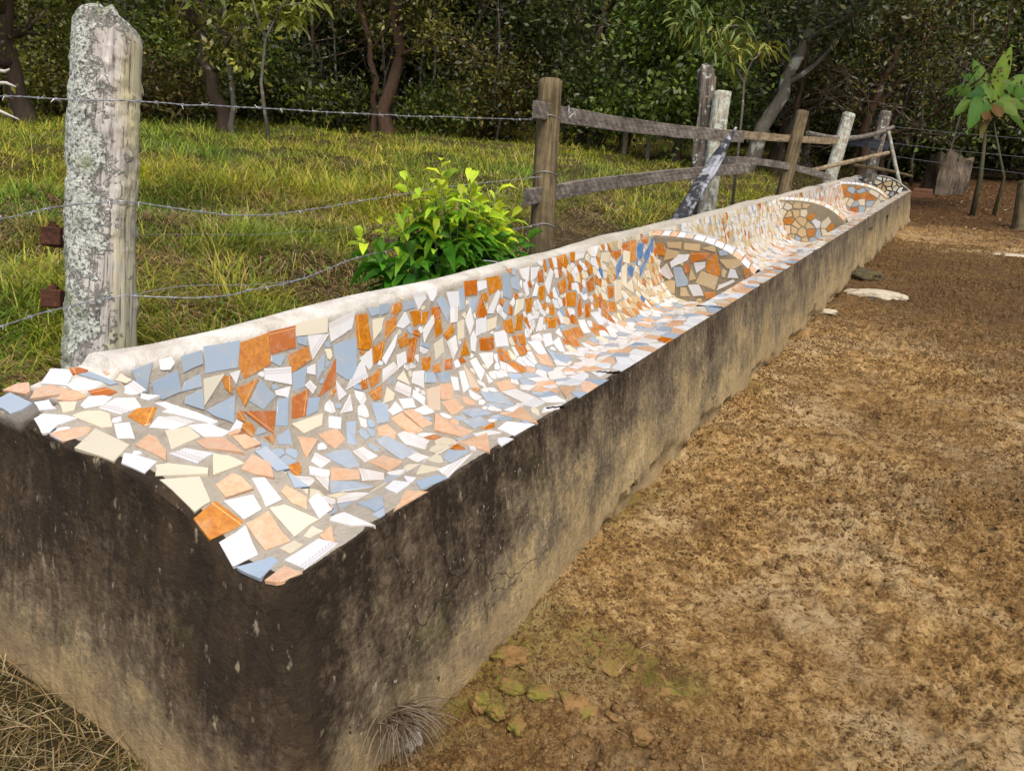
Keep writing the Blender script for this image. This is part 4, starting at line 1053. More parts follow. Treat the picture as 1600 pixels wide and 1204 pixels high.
plank("rail", [at(1335, 258, 13.6), at(1380, 265, 14.3), at(1425, 276, 15.0)], .06, .05, M_post, "dim brown pole slanting down behind the trough's far end", group=G_R, seed=7, rnd=True)
plank("rail", [at(1325, 219, 13.3), at(1388, 228, 14.5)], .16, .03, M_darkplank, "short blackish board just below the bent grey rail", group=G_R, seed=8)
# charred leaning pole
cp0, cp1 = at(1060, 346, 7.0), at(1150, 200, 7.6)
a_ = (cp1 - cp0) / np.linalg.norm(cp1 - cp0)
pole = post("charred_pole", cp0 - a_ * .60, cp1, .165, .10, M_char, "black and blue-grey charred pole leaning against the rails", top='point', n=18, amp=.10, taper=.72, seed=21, square=.8, cat="pole")

# ---- barbed wire
mw, nt, b = new_mat("galvanised_wire", .45, .5); b.inputs["Metallic"].default_value = .6
nt.links.new(mixc(nt, noise_n(nt, geopos(nt), 60, 3), (.22, .22, .23), (.62, .63, .66)), b.inputs["Base Color"])
barb_me = None
def wire(pts, label, barbs=True, r=.0015, name="barbed_wire", group="wires of the pasture fence", bgap=.115):
    global barb_me
    pts = np.array(pts, float); L = np.r_[0, np.cumsum(np.linalg.norm(np.diff(pts, axis=0), axis=1))]
    n = int(L[-1] / .022) + 2; s = np.linspace(0, L[-1], n)
    # smooth through the points (Catmull-Rom)
    C = []
    for si in s:
        i = min(max(int(np.searchsorted(L, si)) - 1, 0), len(pts) - 2); t = (si - L[i]) / (L[i + 1] - L[i])
        p0_, p1_, p2_, p3_ = pts[max(i - 1, 0)], pts[i], pts[i + 1], pts[min(i + 2, len(pts) - 1)]
        C.append(.5 * ((2 * p1_) + (-p0_ + p2_) * t + (2 * p0_ - 5 * p1_ + 4 * p2_ - p3_) * t * t + (-p0_ + 3 * p1_ - 3 * p2_ + p3_) * t ** 3))
    C = np.array(C); C[:, 2] += .0025 * np.array([float(vnoise(np.array([q * 9, 0, 3]))) for q in s])
    org = C[0]; root = empty(name, org); tag(root, label, "wire", group)
    T = np.gradient(C, axis=0); T /= np.linalg.norm(T, axis=1)[:, None]
    A_ = np.cross(T, (0, 0, 1.0)); A_ /= np.linalg.norm(A_, axis=1)[:, None]; B_ = np.cross(T, A_)
    ph = s * 2 * math.pi / .075
    o1 = (A_ * np.cos(ph)[:, None] + B_ * np.sin(ph)[:, None]) * r * .9
    parts = [tube(C + o1 - org, r, 5, False), tube(C - o1 - org, r, 5, False)] if barbs else [tube(C - org, r * .8, 5, False)]
    V, F = join(parts); py_mesh("strand", V, F, mw, root, smooth=True)
    if barbs:
        if barb_me is None:
            bp = []
            th = np.linspace(0, 4.6 * math.pi, 20)
            coil = np.stack([(th / th[-1] - .5) * .012, .0036 * np.cos(th), .0036 * np.sin(th)], -1)
            e0 = coil[0] + np.array([-.001, .013, .009]); e1 = coil[-1] + np.array([.001, -.012, .010])
            bp.append(tube(np.vstack([e0, coil, e1]), [.0003] + [.0014] * 20 + [.0003], 4, False))
            V, F = join(bp); tmp = py_mesh("barb", V, F, mw, None); barb_me = tmp.data; bpy.data.objects.remove(tmp)
        q = .03
        while q < L[-1] - .02:
            i = int(np.searchsorted(s, q)); i = min(i, n - 1)
            o = bpy.data.objects.new("barb", barb_me); COL.objects.link(o); o.parent = root
            roll = random.uniform(0, 6.28); ca, sa = math.cos(roll), math.sin(roll)
            X = T[i]; Y = A_[i] * ca + B_[i] * sa; Z = np.cross(X, Y)
            o.matrix_local = Matrix([[X[j], Y[j], Z[j], float(C[i][j] - org[j])] for j in range(3)] + [[0, 0, 0, 1]])
            q += bgap * random.uniform(.93, 1.07)
    return root
fr = 2.30
wire([at(-260, 138, 2.6), at(0, 150, 2.46), at(110, 155, fr + .03), at(190, 158, fr), at(212, 159, 2.34), at(450, 172, 3.0), at(640, 181, 3.9), at(832, 187, 5.05)], "topmost barbed wire stretched from the lichened post to the brown post")
wire([at(-220, 380, 2.6), at(0, 342, 2.46), at(100, 321, fr + .04), at(185, 315, fr), at(206, 316, 2.34), at(330, 333, 2.6), at(420, 336, 2.9), at(520, 322, 3.35), at(600, 308, 3.8), at(700, 292, 4.4), at(848, 276, 5.1)], "second barbed wire from the top, sagging to the left of the bush")
wire([at(-220, 585, 2.6), at(0, 510, 2.46), at(100, 480, fr + .05), at(185, 463, fr), at(206, 463, 2.34), at(320, 465, 2.5), at(400, 452, 2.75), at(470, 437, 3.0), at(552, 405, 3.4), at(640, 385, 3.9), at(848, 350, 5.1)], "lowest barbed wire, slack behind the trough's ridge")
wire([at(200, 463, 2.34), at(250, 452, 2.45), at(310, 446, 2.6), at(400, 445, 2.8), at(470, 436, 3.0)], "loose smooth strand bowed just above the lowest barbed wire", barbs=False, name="plain_wire", bgap=1)
wire([at(203, 367, 2.45), at(300, 366, 2.9), at(420, 365, 3.4), at(590, 352, 4.2), at(848, 318, 5.2)], "thin rusty plain wire below the second barbed wire", barbs=False, r=.0011, name="plain_wire")
# wire loops round the brown post and tie on the rail
def loop(c, ax_, rx, ry, label):
    Rm, _ = frame(c, c + ax_, CRIGHT)
    P_ = [Rm @ np.array([rx * math.cos(t), ry * math.sin(t), .004 * math.sin(3 * t)]) for t in np.linspace(0, 2 * math.pi, 30)]
    V, F = tube(P_, .0024, 5, False); o = py_mesh("wire_loop", V, F, mw, None, smooth=True); o.location = tuple(c)
    return tag(o, label, "wire", "wire loops round the brown post")
axp = at(860, 128, 5.25) - at(846, 385, 5.25); axp /= np.linalg.norm(axp)
loop(at(851, 274, 5.25), axp, .092, .086, "wire loop round the brown post just above the lower rail")
loop(at(848, 354, 5.25), axp, .092, .086, "wire loop round the brown post near its foot")
loop(at(856, 187, 5.25), axp, .092, .086, "wire loop round the brown post under the upper rail")
P_ = [at(884, 168, 4.99), at(889, 165, 4.97), at(889, 180, 4.97), at(886, 183, 4.99), at(890, 183, 5.0), at(902, 172, 4.98), at(898, 180, 4.99)]
V, F = tube(np.array(P_) - P_[0], .003, 5, False); o = py_mesh("wire_tie", V, F, mw, None, smooth=True); o.location = tuple(P_[0]); tag(o, "twist of wire tied over the upper rail next to the brown post", "wire")
# wire laid across the ridge of the trough
P_ = [at(795, 400, 5.0), (-1.06, 2.30, .828), (-1.00, 2.33, .826), (-.955, 2.36, .80), (-.93, 2.40, .72)]
V, F = tube(np.array(P_[1:]) - np.array(P_[1]), .0018, 5, False); o = py_mesh("plain_wire", V, F, mw, None, smooth=True); o.location = P_[1]; tag(o, "short bit of wire bent over the white ridge behind the bush's foot", "wire")
# far fence wires on the right
mthin, nt, b = new_mat("dull_wire", .7, .3); b.inputs["Base Color"].default_value = (.10, .10, .11, 1)
for (ya, yb, w_) in ((200, 217, "top"), (226, 246, "middle"), (246, 272, "bottom")):
    pp = [at(1395, ya - 2, 14.4), at(1500, (ya + yb) / 2, 14.4), at(1604, yb, 14.1)]
    V, F = tube(np.array(pp) - pp[0], .0045, 5, False); o = py_mesh("plain_wire", V, F, mthin, None); o.location = tuple(pp[0])
    tag(o, w_ + " one of three dull wires running right from the rails to the yard's edge post", "wire", "wires at the back of the yard")
mtw, nt, b = new_mat("far_post_wood", .9, .2); b.inputs["Base Color"].default_value = (.16, .14, .10, 1)
for px, l in ((977, "thin pale stake in the pasture left of the rotten stump, under the trees"), (1014, "thin pale stake in the pasture next to the rotten stump")):
    p0 = at(px, 222, 17); p0[2] = float(ground_h(p0[0], p0[1])) - .2; p1 = at(px + 2, 182, 17)
    post("stake", p0, p1, .11, .11, mtw, l, n=10, cat="stake", group="stakes in the pasture", seed=px)

# ------------------------------------------------------------------ stones, clods, litter
def lump(seed, sub=3, amp=.25, sc=(1, 1, 1), fr=1.6):
    import bmesh
    bm = bmesh.new(); bmesh.ops.create_icosphere(bm, subdivisions=sub, radius=1)
    V = np.array([v.co[:] for v in bm.verts]); F = np.array([[v.index for v in f.verts] for f in bm.faces]); bm.free()
    r = 1 + amp * fbm(V * fr + seed * 7.1, 3, seed) + amp * .4 * fbm(V * fr * 3 + seed, 2, seed + 1)
    V = V * r[:, None]; V = np.sign(V) * np.abs(V) ** .85
    return V * np.array(sc), F
def stone_mat(name, a, c_, moss):
    m, nt, b = new_mat(name, .92, .2); P = geopos(nt); n1 = noise_n(nt, P, 16, 5, .65); n2 = noise_n(nt, P, 70, 3, .6)
    c = mixc(nt, n1, a, c_); c = mixc(nt, ramp(nt, n2, [(.3, .6), (.45, 0.0)]), c, tuple(x * .3 for x in a))
    mo = noise_n(nt, P, 11, 5, .7)
    if moss: c = mixc(nt, ramp(nt, mo, [(moss, 0.0), (moss + .10, .85)]), c, mixc(nt, n2, (.08, .08, .012), (.22, .20, .035)))
    nt.links.new(c, b.inputs["Base Color"]); bump(nt, b, n2, .7, .006); return m
M_st = stone_mat("mossy_stone", (.10, .055, .020), (.34, .20, .075), .46)
M_pale = stone_mat("pale_stone", (.32, .27, .18), (.62, .55, .42), None)
sid = 0
def stone(px, py, sx, sy, sz, mat, label, rz=0, group=None, sink=.35):
    global sid; sid += 1
    d_ = RM @ np.array([(px - 800) / FPX, -(py - 602) / FPX, -1.0]); t = (.02 - CAM[2]) / d_[2]; p = CAM + d_ * t
    V, F = lump(sid, 4, .55, (sx, sy, sz * .8), 2.2)
    c, s = math.cos(rz), math.sin(rz); V = V @ np.array([[c, s, 0], [-s, c, 0], [0, 0, 1]])
    o = fast_mesh("stone", V, F, 3, mat, smooth=True); o.location = (p[0], p[1], float(ground_h(p[0], p[1])) + sz * (1 - 2 * sink) * .5 - sz * .15)
    return tag(o, label, "stone", group)
G_S = "mossy stones beside the trough's near foot"
for a in ((800, 1015, .050, .035, .024, "grey-brown mossy stone touching the foot of the trough, highest of the mossy ones", .3),
          (752, 1085, .024, .022, .034, "small upright stone with bright green moss, leftmost of the mossy ones", .9),
          (800, 1062, .034, .022, .018, "small low orange-brown stone between the moss patches", .2),
          (845, 1072, .034, .026, .024, "rusty brown rounded stone between two mossier ones", .6),
          (903, 1085, .052, .036, .030, "largest mossy stone, green on top and orange at its lower end", -.6),
          (955, 1030, .085, .035, .018, "flat long stone capped with yellow-green moss, furthest from the trough's corner", -.5),
          (1040, 1065, .080, .030, .020, "flat mossy stone at the right end of the mossy group", -.7),
          (1003, 1138, .022, .018, .022, "lone small orange stone with moss on its left side", .4),
          (808, 1122, .022, .022, .018, "small plain orange pebble-like stone below the mossy group", .1),
          (775, 1100, .024, .018, .018, "reddish small stone right beside the upright mossy one", .1)):
    stone(a[0], a[1], a[2] * 1.15, a[3] * 1.15, a[4], M_st, a[5], a[6], G_S, .56)
stone(1368, 458, .27, .15, .055, M_pale, "flat pale slab of stone lying by the trough's undercut middle part", .1, None, .30)
stone(1290, 483, .10, .06, .03, M_pale, "small pale stone half buried at the trough's foot", .3, None, .4)
stone(1350, 430, .20, .22, .10, stone_mat("dark_moss_rock", (.035, .03, .02), (.12, .10, .05), .55), "dark mossy rock tucked against the trough behind the pale slab", .3, None, .25)
stone(1586, 398, .26, .14, .035, M_pale, "white flat stone at the right edge of the yard", .1, None, .4)
stone(632, 1122, .04, .07, .035, M_pale, "pale grey stone beside the dry grass tuft at the trough's foot", .8, None, .35)
stone(722, 1015, .022, .022, .022, stone_mat("brown_clod_rock", (.09, .06, .035), (.20, .14, .09), None), "dark brown rounded lump touching the trough's foot above the mossy stones", 0, None, .3)
0 and stone(1478, 1075, .06, .03, .008, M_pale, "thin pale flake of stone lying in the mud at the lower right", -.5, None, .45)

def scatter(V0, F0, pos, scl, rotm, k):
    n = len(pos); m = len(V0)
    V = np.einsum('nij,mj->nmi', rotm, V0) * scl[:, None, None] + pos[:, None, :]
    F = (F0[None] + (np.arange(n) * m)[:, None, None]).reshape(-1, k)
    return V.reshape(-1, 3), F
def rand_rot(n, flat=False):
    a = rng.uniform(0, 2 * np.pi, n); R = np.zeros((n, 3, 3)); c, s = np.cos(a), np.sin(a)
    R[:, 0, 0] = c; R[:, 0, 1] = -s; R[:, 1, 0] = s; R[:, 1, 1] = c; R[:, 2, 2] = 1
    if flat: return R
    t = rng.normal(0, .5, n); c, s = np.cos(t), np.sin(t); Q = np.zeros((n, 3, 3)); Q[:, 0, 0] = 1; Q[:, 1, 1] = c; Q[:, 1, 2] = -s; Q[:, 2, 1] = s; Q[:, 2, 2] = c
    return R @ Q
from mathutils.bvhtree import BVHTree
# height lookup on the real displaced ground
def gz(x, y):
    i = np.clip(np.searchsorted(gx, x) - 1, 0, nxg - 2); j = np.clip(np.searchsorted(gy, y) - 1, 0, nyg - 2)
    tx = np.clip((x - gx[i]) / (gx[i + 1] - gx[i]), 0, 1); ty = np.clip((y - gy[j]) / (gy[j + 1] - gy[j]), 0, 1)
    return (GZ[i, j] * (1 - tx) * (1 - ty) + GZ[i + 1, j] * tx * (1 - ty) + GZ[i, j + 1] * (1 - tx) * ty + GZ[i + 1, j + 1] * tx * ty)
mcl, nt, b = new_mat("clod_earth", .95, .1)
tt = attr(nt, "tint"); n_ = noise_n(nt, geopos(nt), 90, 4, .65)
nt.links.new(mixc(nt, n_, tt, (.07, .042, .02)), b.inputs["Base Color"]); bump(nt, b, n_, .8, .005)
CV = []; CF = []; CC = []; k_ = 0
for s_ in range(6):
    V0, F0 = lump(100 + s_, 1, .9, (1, .75, .45), 2.3)
    N = 26000
    r_ = rng.uniform(0, 1, N) ** 1.6
    y_ = -.1 + r_ * 13; x_ = .06 + rng.uniform(0, 1, N) * (2.6 + y_ * .25)
    dens = fbm2(x_, y_, 1.7, 3, 31) + .8 * fbm2(x_, y_, 6, 2, 33) + .35 * (x_ < .5)
    m_ = dens > rng.uniform(-.35, .45, N); x_ = x_[m_]; y_ = y_[m_]; N = len(x_)
    sz = .0018 + .0075 * rng.uniform(0, 1, N) ** 5 + .0008 * y_
    z_ = gz(x_, y_) + sz * .2
    V, F = scatter(V0, F0, np.stack([x_, y_, z_], -1), sz, rand_rot(N), 3)
    base = np.array([(.22, .135, .052)]) * rng.uniform(.6, 1.5, (N, 1))
    CV.append(V); CF.append(F + k_); CC.append(np.repeat(base, len(V0), 0)); k_ += len(V)
    V1, F1 = lump(140 + s_, 2, 1.0, (1, .7, .42), 2.6); N1 = 1500          # bigger broken clods in drifts
    y_ = -.1 + rng.uniform(0, 1, N1) ** 1.4 * 12; x_ = .08 + rng.uniform(0, 1, N1) * (2.6 + y_ * .25)
    m_ = fbm2(x_, y_, 1.5, 3, 35) > rng.uniform(-.1, .4, N1); x_ = x_[m_]; y_ = y_[m_]; N1 = len(x_)
    sz = .007 + .012 * rng.uniform(0, 1, N1) ** 2
    V, F = scatter(V1, F1, np.stack([x_, y_, gz(x_, y_) + sz * .05], -1), sz, rand_rot(N1), 3)
    CV.append(V); CF.append(F + k_); CC.append(np.repeat(np.array([(.25, .145, .052)]) * rng.uniform(.6, 1.5, (N1, 1)), len(V1), 0)); k_ += len(V)
o = fast_mesh("dirt_clods", np.concatenate(CV), np.concatenate(CF), 3, mcl, smooth=True, col=np.concatenate(CC)); tag(o, kind="stuff")

# blades / leaves as strips
mgr, nt, b = new_mat("grass_blades", .55, .25)
tt = attr(nt, "tint"); nt.links.new(tt, b.inputs["Base Color"])
tr = nt.nodes.new("ShaderNodeBsdfTranslucent"); mx = nt.nodes.new("ShaderNodeMixShader"); mx.inputs[0].default_value = .28
nt.links.new(tt, tr.inputs[0]); nt.links.new(b.outputs[0], mx.inputs[1]); nt.links.new(tr.outputs[0], mx.inputs[2])
nt.links.new(mx.outputs[0], nt.nodes["Material Output"].inputs[0])
def blades(x, y, z, h, w, bend, az, col, seg=3, lean0=.15):
    """n bending tapered strips; returns V,F(quads),C"""
    n = len(x); t = np.linspace(0, 1, seg + 1)
    dx, dy = np.cos(az), np.sin(az); px_, py_ = -dy, dx
    V = np.zeros((n, (seg + 1) * 2, 3))
    for i, ti in enumerate(t):
        ang = lean0 + bend * ti
        if i == 0: cx = np.zeros(n); cz = np.zeros(n)
        else: cx = cx + np.sin(ang) * h / seg; cz = cz + np.cos(ang) * h / seg
        ww = w * (1 - ti) ** .7 * .5 + .0002
        V[:, i * 2, 0] = x + dx * cx + px_ * ww; V[:, i * 2, 1] = y + dy * cx + py_ * ww; V[:, i * 2, 2] = z + cz
        V[:, i * 2 + 1, 0] = x + dx * cx - px_ * ww; V[:, i * 2 + 1, 1] = y + dy * cx - py_ * ww; V[:, i * 2 + 1, 2] = z + cz
    m = (seg + 1) * 2
    F0 = np.array([[2 * i, 2 * i + 1, 2 * i + 3, 2 * i + 2] for i in range(seg)])
    F = (F0[None] + (np.arange(n) * m)[:, None, None]).reshape(-1, 4)
    return V.reshape(-1, 3), F, np.repeat(col, m, 0)
def in_view(x, y, z, mx_=1.12):
    q = (np.stack([x, y, z], -1) - CAM) @ RM
    d = -q[:, 2]; return (d > .3) & (np.abs(q[:, 0] / d) < 800 / FPX * mx_) & (np.abs(q[:, 1] / d) < 602 / FPX * mx_ + .1), d
# pasture grass in clumps
def grass_field(name, n_clump, per, rmin, rmax, hs, ws, seed):
    r = np.random.default_rng(seed)
    # clump centres, denser nearby, on the pasture side
    a = r.uniform(math.radians(-122), math.radians(16), n_clump * 9)          # azimuth from +Y, negative towards -X
    u = r.uniform(0, 1, n_clump * 9); rad = rmin * (rmax / rmin) ** u
    x = CAM[0] + np.sin(a) * rad; y = CAM[1] + np.cos(a) * rad
    ok = (x < -1.16) | (y > 17.5)
    ok &= ~((x > -1.3) & (y > 15)) | (y > 19) & (x < -.5)
    iv, d = in_view(x, y, gz(x, y), 1.45); ok &= iv
    x = x[ok][:n_clump]; y = y[ok][:n_clump]; d = d[ok][:n_clump]; n = len(x)
    pt = fbm2(x, y, .8, 3, 91); pt2 = fbm2(x, y, 2.2, 3, 92) - .35 * sstep(2.8, 3.6, y) * sstep(9.5, 8, y) * sstep(3.6, 2.6, -x)
    bare = (pt2 < -.16) & (x > -3.4)
    hsc = (1 + .6 * pt + .5 * fbm2(x, y, 1.3, 2, 88)) * r.uniform(.45, 1.3, n) * (.35 + .65 * sstep(1.5, 2.6, -x)) * np.where(bare, .5, 1)
    cx = np.repeat(x, per); cy = np.repeat(y, per); N = n * per
    sp = np.repeat(.035 + .012 * d, per)
    bx = cx + r.normal(0, 1, N) * sp; by = cy + r.normal(0, 1, N) * sp
    bx = np.where((by > -.2) & (by < 15.7), np.minimum(bx, -1.16), bx)
    az = np.arctan2(by - cy, bx - cx) + r.normal(0, .7, N)
    h = np.repeat(hsc, per) * r.uniform(hs[0], hs[1], N); w = r.uniform(ws[0], ws[1], N) * (1 + .10 * np.repeat(d, per))
    bend = r.uniform(.6, 2.6, N)
    green = np.array([(.19, .25, .016), (.31, .35, .025), (.40, .37, .035), (.46, .37, .08), (.10, .16, .015)])
    dead = np.array([(.36, .24, .11), (.28, .17, .085), (.22, .12, .065), (.46, .36, .19)])
    pd = np.clip(.22 + .6 * (np.repeat(pt2, per) < -.05) * np.repeat(x > -4.5, per) + .35 * np.repeat(fbm2(x, y, .5, 2, 95) > .2, per) - .25 * np.repeat(x < -5, per) * 0, 0, .92)
    isd = r.uniform(0, 1, N) < pd
    cg = np.repeat(r.integers(0, 5, n), per); gi = np.where(r.uniform(0, 1, N) < .55, cg, r.integers(0, 5, N))
    col = np.where(isd[:, None], dead[r.integers(0, 4, N)], green[gi]) * r.uniform(.75, 1.25, (N, 1))
    gp = np.repeat(fbm2(x, y, .7, 3, 191), per)[:, None]; dk_ = np.repeat(fbm2(x, y, 1.9, 2, 192), per)[:, None]
    col = np.where(isd[:, None], col, col * np.where(gp > 0, 1 + gp * np.array([.35, .25, .1]), 1 + gp * np.array([.9, .35, .2]))) * np.clip(1 + .5 * dk_, .55, 1.4)
    bend = np.where(isd, bend + .8, bend); h = np.where(isd, h * .85, h)
    V, F, C = blades(bx, by, gz(bx, by) - .015, h, w, bend, az, col, lean0=r.uniform(.05, .75, N))
    o = fast_mesh(name, V, F, 4, mgr, col=C); tag(o, kind="stuff"); return o
grass_field("pasture_grass", 12500, 26, 1.9, 8, (.07, .24), (.003, .007), 3)
grass_field("pasture_grass", 14000, 20, 6.5, 34, (.10, .32), (.004, .007), 4)
# dead thatch and straw lying on the bank behind the ridge
r = np.random.default_rng(12)
n = 26000; x = -1.2 - r.uniform(0, 1, n) ** 1.3 * 3.2; y = r.uniform(-1.2, 9, n)
m_ = fbm2(x, y, 2.2, 3, 92) - .35 * sstep(2.8, 3.6, y) * sstep(9.5, 8, y) < .15; x = x[m_]; y = y[m_]; n = len(x)
col = np.array([(.30, .19, .10), (.22, .13, .075), (.40, .30, .17), (.15, .085, .05)])[r.integers(0, 4, n)] * r.uniform(.7, 1.2, (n, 1))
V, F, C = blades(x, y, gz(x, y) + r.uniform(0, .05, n), r.uniform(.05, .17, n), r.uniform(.002, .005, n), r.uniform(.3, .9, n), r.uniform(0, 6.28, n), col, lean0=1.15)
tag(fast_mesh("dry_thatch", V, F, 4, mgr, col=C), kind="stuff")
# broad-leaved weeds creeping along the bank
n = 9000; x = -1.15 - r.uniform(0, 1, n) ** 1.8 * 1.5; y = r.uniform(0, 10, n)
m_ = (fbm2(x, y, 1.9, 3, 97) > .05); x = x[m_]; y = y[m_]; n = len(x)
col = np.array([(.06, .14, .018), (.10, .20, .025), (.15, .24, .03)])[r.integers(0, 3, n)] * r.uniform(.7, 1.2, (n, 1))
V, F, C = blades(x, y, gz(x, y) + r.uniform(0, .09, n), r.uniform(.03, .075, n), r.uniform(.012, .024, n), r.uniform(.6, 1.6, n), r.uniform(0, 6.28, n), col, lean0=.6)
tag(fast_mesh("creeping_weeds", V, F, 4, mgr, col=C), kind="stuff")
# dry grass by the near end (lower left corner)
n = 5200; x = r.uniform(-1.75, -.25, n); y = -.13 - r.uniform(0, 1, n) ** 1.2 * .75
col = np.array([(.42, .30, .14), (.30, .20, .09), (.17, .13, .04), (.52, .42, .24), (.12, .11, .03)])[r.integers(0, 5, n)] * r.uniform(.5, 1.1, (n, 1))
V, F, C = blades(x, y, gz(x, y) - .005, r.uniform(.05, .20, n), r.uniform(.0015, .004, n), r.uniform(.2, 1.3, n), r.uniform(0, 6.28, n), col, lean0=.95)
tag(fast_mesh("dry_grass", V, F, 4, mgr, col=C), kind="stuff")
# straw bits on the yard
n = 1500; x = .1 + r.uniform(0, 1, n) * 2.8; y = r.uniform(-.1, 1, n) ** 2 * 9
col = np.array([(.55, .45, .28), (.35, .26, .14), (.12, .08, .04)])[r.integers(0, 3, n)]
V, F, C = blades(x, y, gz(x, y) + .006, .012 + .06 * r.uniform(0, 1, n) ** 2, r.uniform(.001, .0024, n), r.uniform(.0, .5, n), r.uniform(0, 6.28, n), col, lean0=1.4)
tag(fast_mesh("straw_bits", V, F, 4, mgr, col=C), kind="stuff")
# fallen leaves at the back of the yard
n = 9000; y = 13 + r.uniform(0, 1, n) ** .9 * 14; x = r.uniform(-2.5, 7, n)
m_ = (x > .3) | (y > 16); x = x[m_]; y = y[m_]; n = len(x)
col = np.array([(.24, .13, .055), (.14, .075, .035), (.42, .30, .16), (.09, .05, .025), (.55, .45, .28)])[r.choice(5, n, p=[.3, .3, .15, .2, .05])]
V, F, C = blades(x, y, gz(x, y) + .01, r.uniform(.05, .11, n), r.uniform(.03, .06, n), r.uniform(.0, .8, n), r.uniform(0, 6.28, n), col, seg=2, lean0=1.2)
tag(fast_mesh("fallen_leaves", V, F, 4, mgr, col=C), kind="stuff")
# the dry tuft hanging at the foot of the block
n = 150; az = r.uniform(-1.3, 1.0, n); c0_ = np.array([.085, .215, .10])
col = np.array([(.10, .075, .05), (.17, .13, .09), (.28, .22, .15)])[r.integers(0, 3, n)]
V, F, C = blades(c0_[0] + r.normal(0, .018, n), c0_[1] + r.normal(0, .018, n), np.full(n, c0_[2]) + r.normal(0, .01, n), r.uniform(.09, .17, n), r.uniform(.0025, .005, n), r.uniform(1.4, 2.2, n), az, col, seg=5, lean0=.5)
o = fast_mesh("dry_tuft", V - c0_, F, 4, mgr, col=C); o.location = tuple(c0_); tag(o, "dry grey-brown tuft of grass hanging at the foot of the trough's front", "grass tuft")
# bright tuft of grass at the foot of the charred pole
c0_ = np.array(at(1125, 315, 7.4)); c0_[2] = float(ground_h(c0_[0], c0_[1]))
n = 420; az = r.uniform(0, 6.28, n); col = np.array([(.14, .26, .02), (.22, .34, .03), (.28, .34, .05)])[r.integers(0, 3, n)] * r.uniform(.8, 1.2, (n, 1))
V, F, C = blades(c0_[0] + r.normal(0, .16, n), c0_[1] + r.normal(0, .22, n), np.full(n, c0_[2]), r.uniform(.25, .55, n), r.uniform(.008, .014, n), r.uniform(.5, 1.7, n), az, col, seg=4)
o = fast_mesh("grass_tuft", V - c0_, F, 4, mgr, col=C); o.location = tuple(c0_); tag(o, "tall bright green grass tuft behind the ridge by the charred pole", "grass tuft")

# ------------------------------------------------------------------ leafy things
def leaf_mat(name, trans=.25, rough=.42, spec=.4, alt=None):
    m, nt, b = new_mat(name, rough, spec)
    tt = attr(nt, "tint"); nt.links.new(tt, b.inputs["Base Color"])
    tr = nt.nodes.new("ShaderNodeBsdfTranslucent"); mx = nt.nodes.new("ShaderNodeMixShader"); mx.inputs[0].default_value = trans
    nt.links.new(tt, tr.inputs[0]); nt.links.new(b.outputs[0], mx.inputs[1]); nt.links.new(tr.outputs[0], mx.inputs[2])
    nt.links.new(mx.outputs[0], nt.nodes["Material Output"].inputs[0]); return m
M_leaf = leaf_mat("leaf")
def bark_mat(name, a, c_, lich=None):
    m, nt, b = new_mat(name, .93, .15); P = coords(nt)
    g1 = noise_n(nt, mapping(nt, P, (1, 1, .2)), 14, 5, .7); g2 = noise_n(nt, P, 3.5, 4, .6)
    c = mixc(nt, g1, a, c_)
    if lich: c = mixc(nt, ramp(nt, g2, [(lich, 0.0), (lich + .08, .8)]), c, (.42, .43, .36))
    nt.links.new(c, b.inputs["Base Color"]); bump(nt, b, g1, .9, .03); return m
M_bark = bark_mat("brown_bark", (.025, .018, .012), (.14, .10, .07), .60)
M_barkr = bark_mat("reddish_bark", (.030, .020, .014), (.15, .092, .060), .62)
M_barkp = bark_mat("pale_bark", (.05, .045, .035), (.20, .18, .14), .55)
def leaves(P, D, L, W, col, fold=.25, droop=.3, seed=0):
    """pointed folded leaves: base P, direction D, length L, width W (arrays). two quads long, two wide"""
    r = np.random.default_rng(seed); n = len(P); D = D / (np.linalg.norm(D, axis=1)[:, None] + 1e-9)
    up = np.array([0, 0, 1.0]) + r.normal(0, .45, (n, 3)); S = np.cross(D, up); S /= np.linalg.norm(S, axis=1)[:, None] + 1e-9; N = np.cross(S, D)
    L = L[:, None]; W = W[:, None]
    g = np.array([0, 0, -1.0])
    a0 = P; a1 = P + D * L * .35 + N * L * .04; a2 = P + D * L * .72 + g * L * droop * .35; a3 = P + D * L + g * L * droop
    f = N * W * fold
    V = np.stack([a0, a1 - f, a1 + S * W * .5, a1 - S * W * .5, a2 - f * .6, a2 + S * W * .38, a2 - S * W * .38, a3], 1)
    F0 = np.array([[0, 1, 2, 2], [0, 3, 1, 1], [1, 4, 5, 2], [3, 6, 4, 1], [4, 7, 5, 5], [6, 7, 4, 4]])
    return V.reshape(-1, 3), F0, n, np.repeat(col, 8, 0)
def leaf_obj(name, P, D, L, W, col, mat, parent=None, off=(0, 0, 0), seed=0, droop=.3, fold=.25):
    V, F0, n, C = leaves(P, D, L, W, col, fold, droop, seed)
    tri = np.array([[0, 1, 2], [0, 3, 1], [1, 4, 5], [1, 5, 2], [3, 6, 4], [3, 4, 1], [4, 7, 5], [6, 7, 4]])
    F = (tri[None] + (np.arange(n) * 8)[:, None, None]).reshape(-1, 3)
    return fast_mesh(name, V - np.array(off), F, 3, mat, parent, col=C, smooth=True)

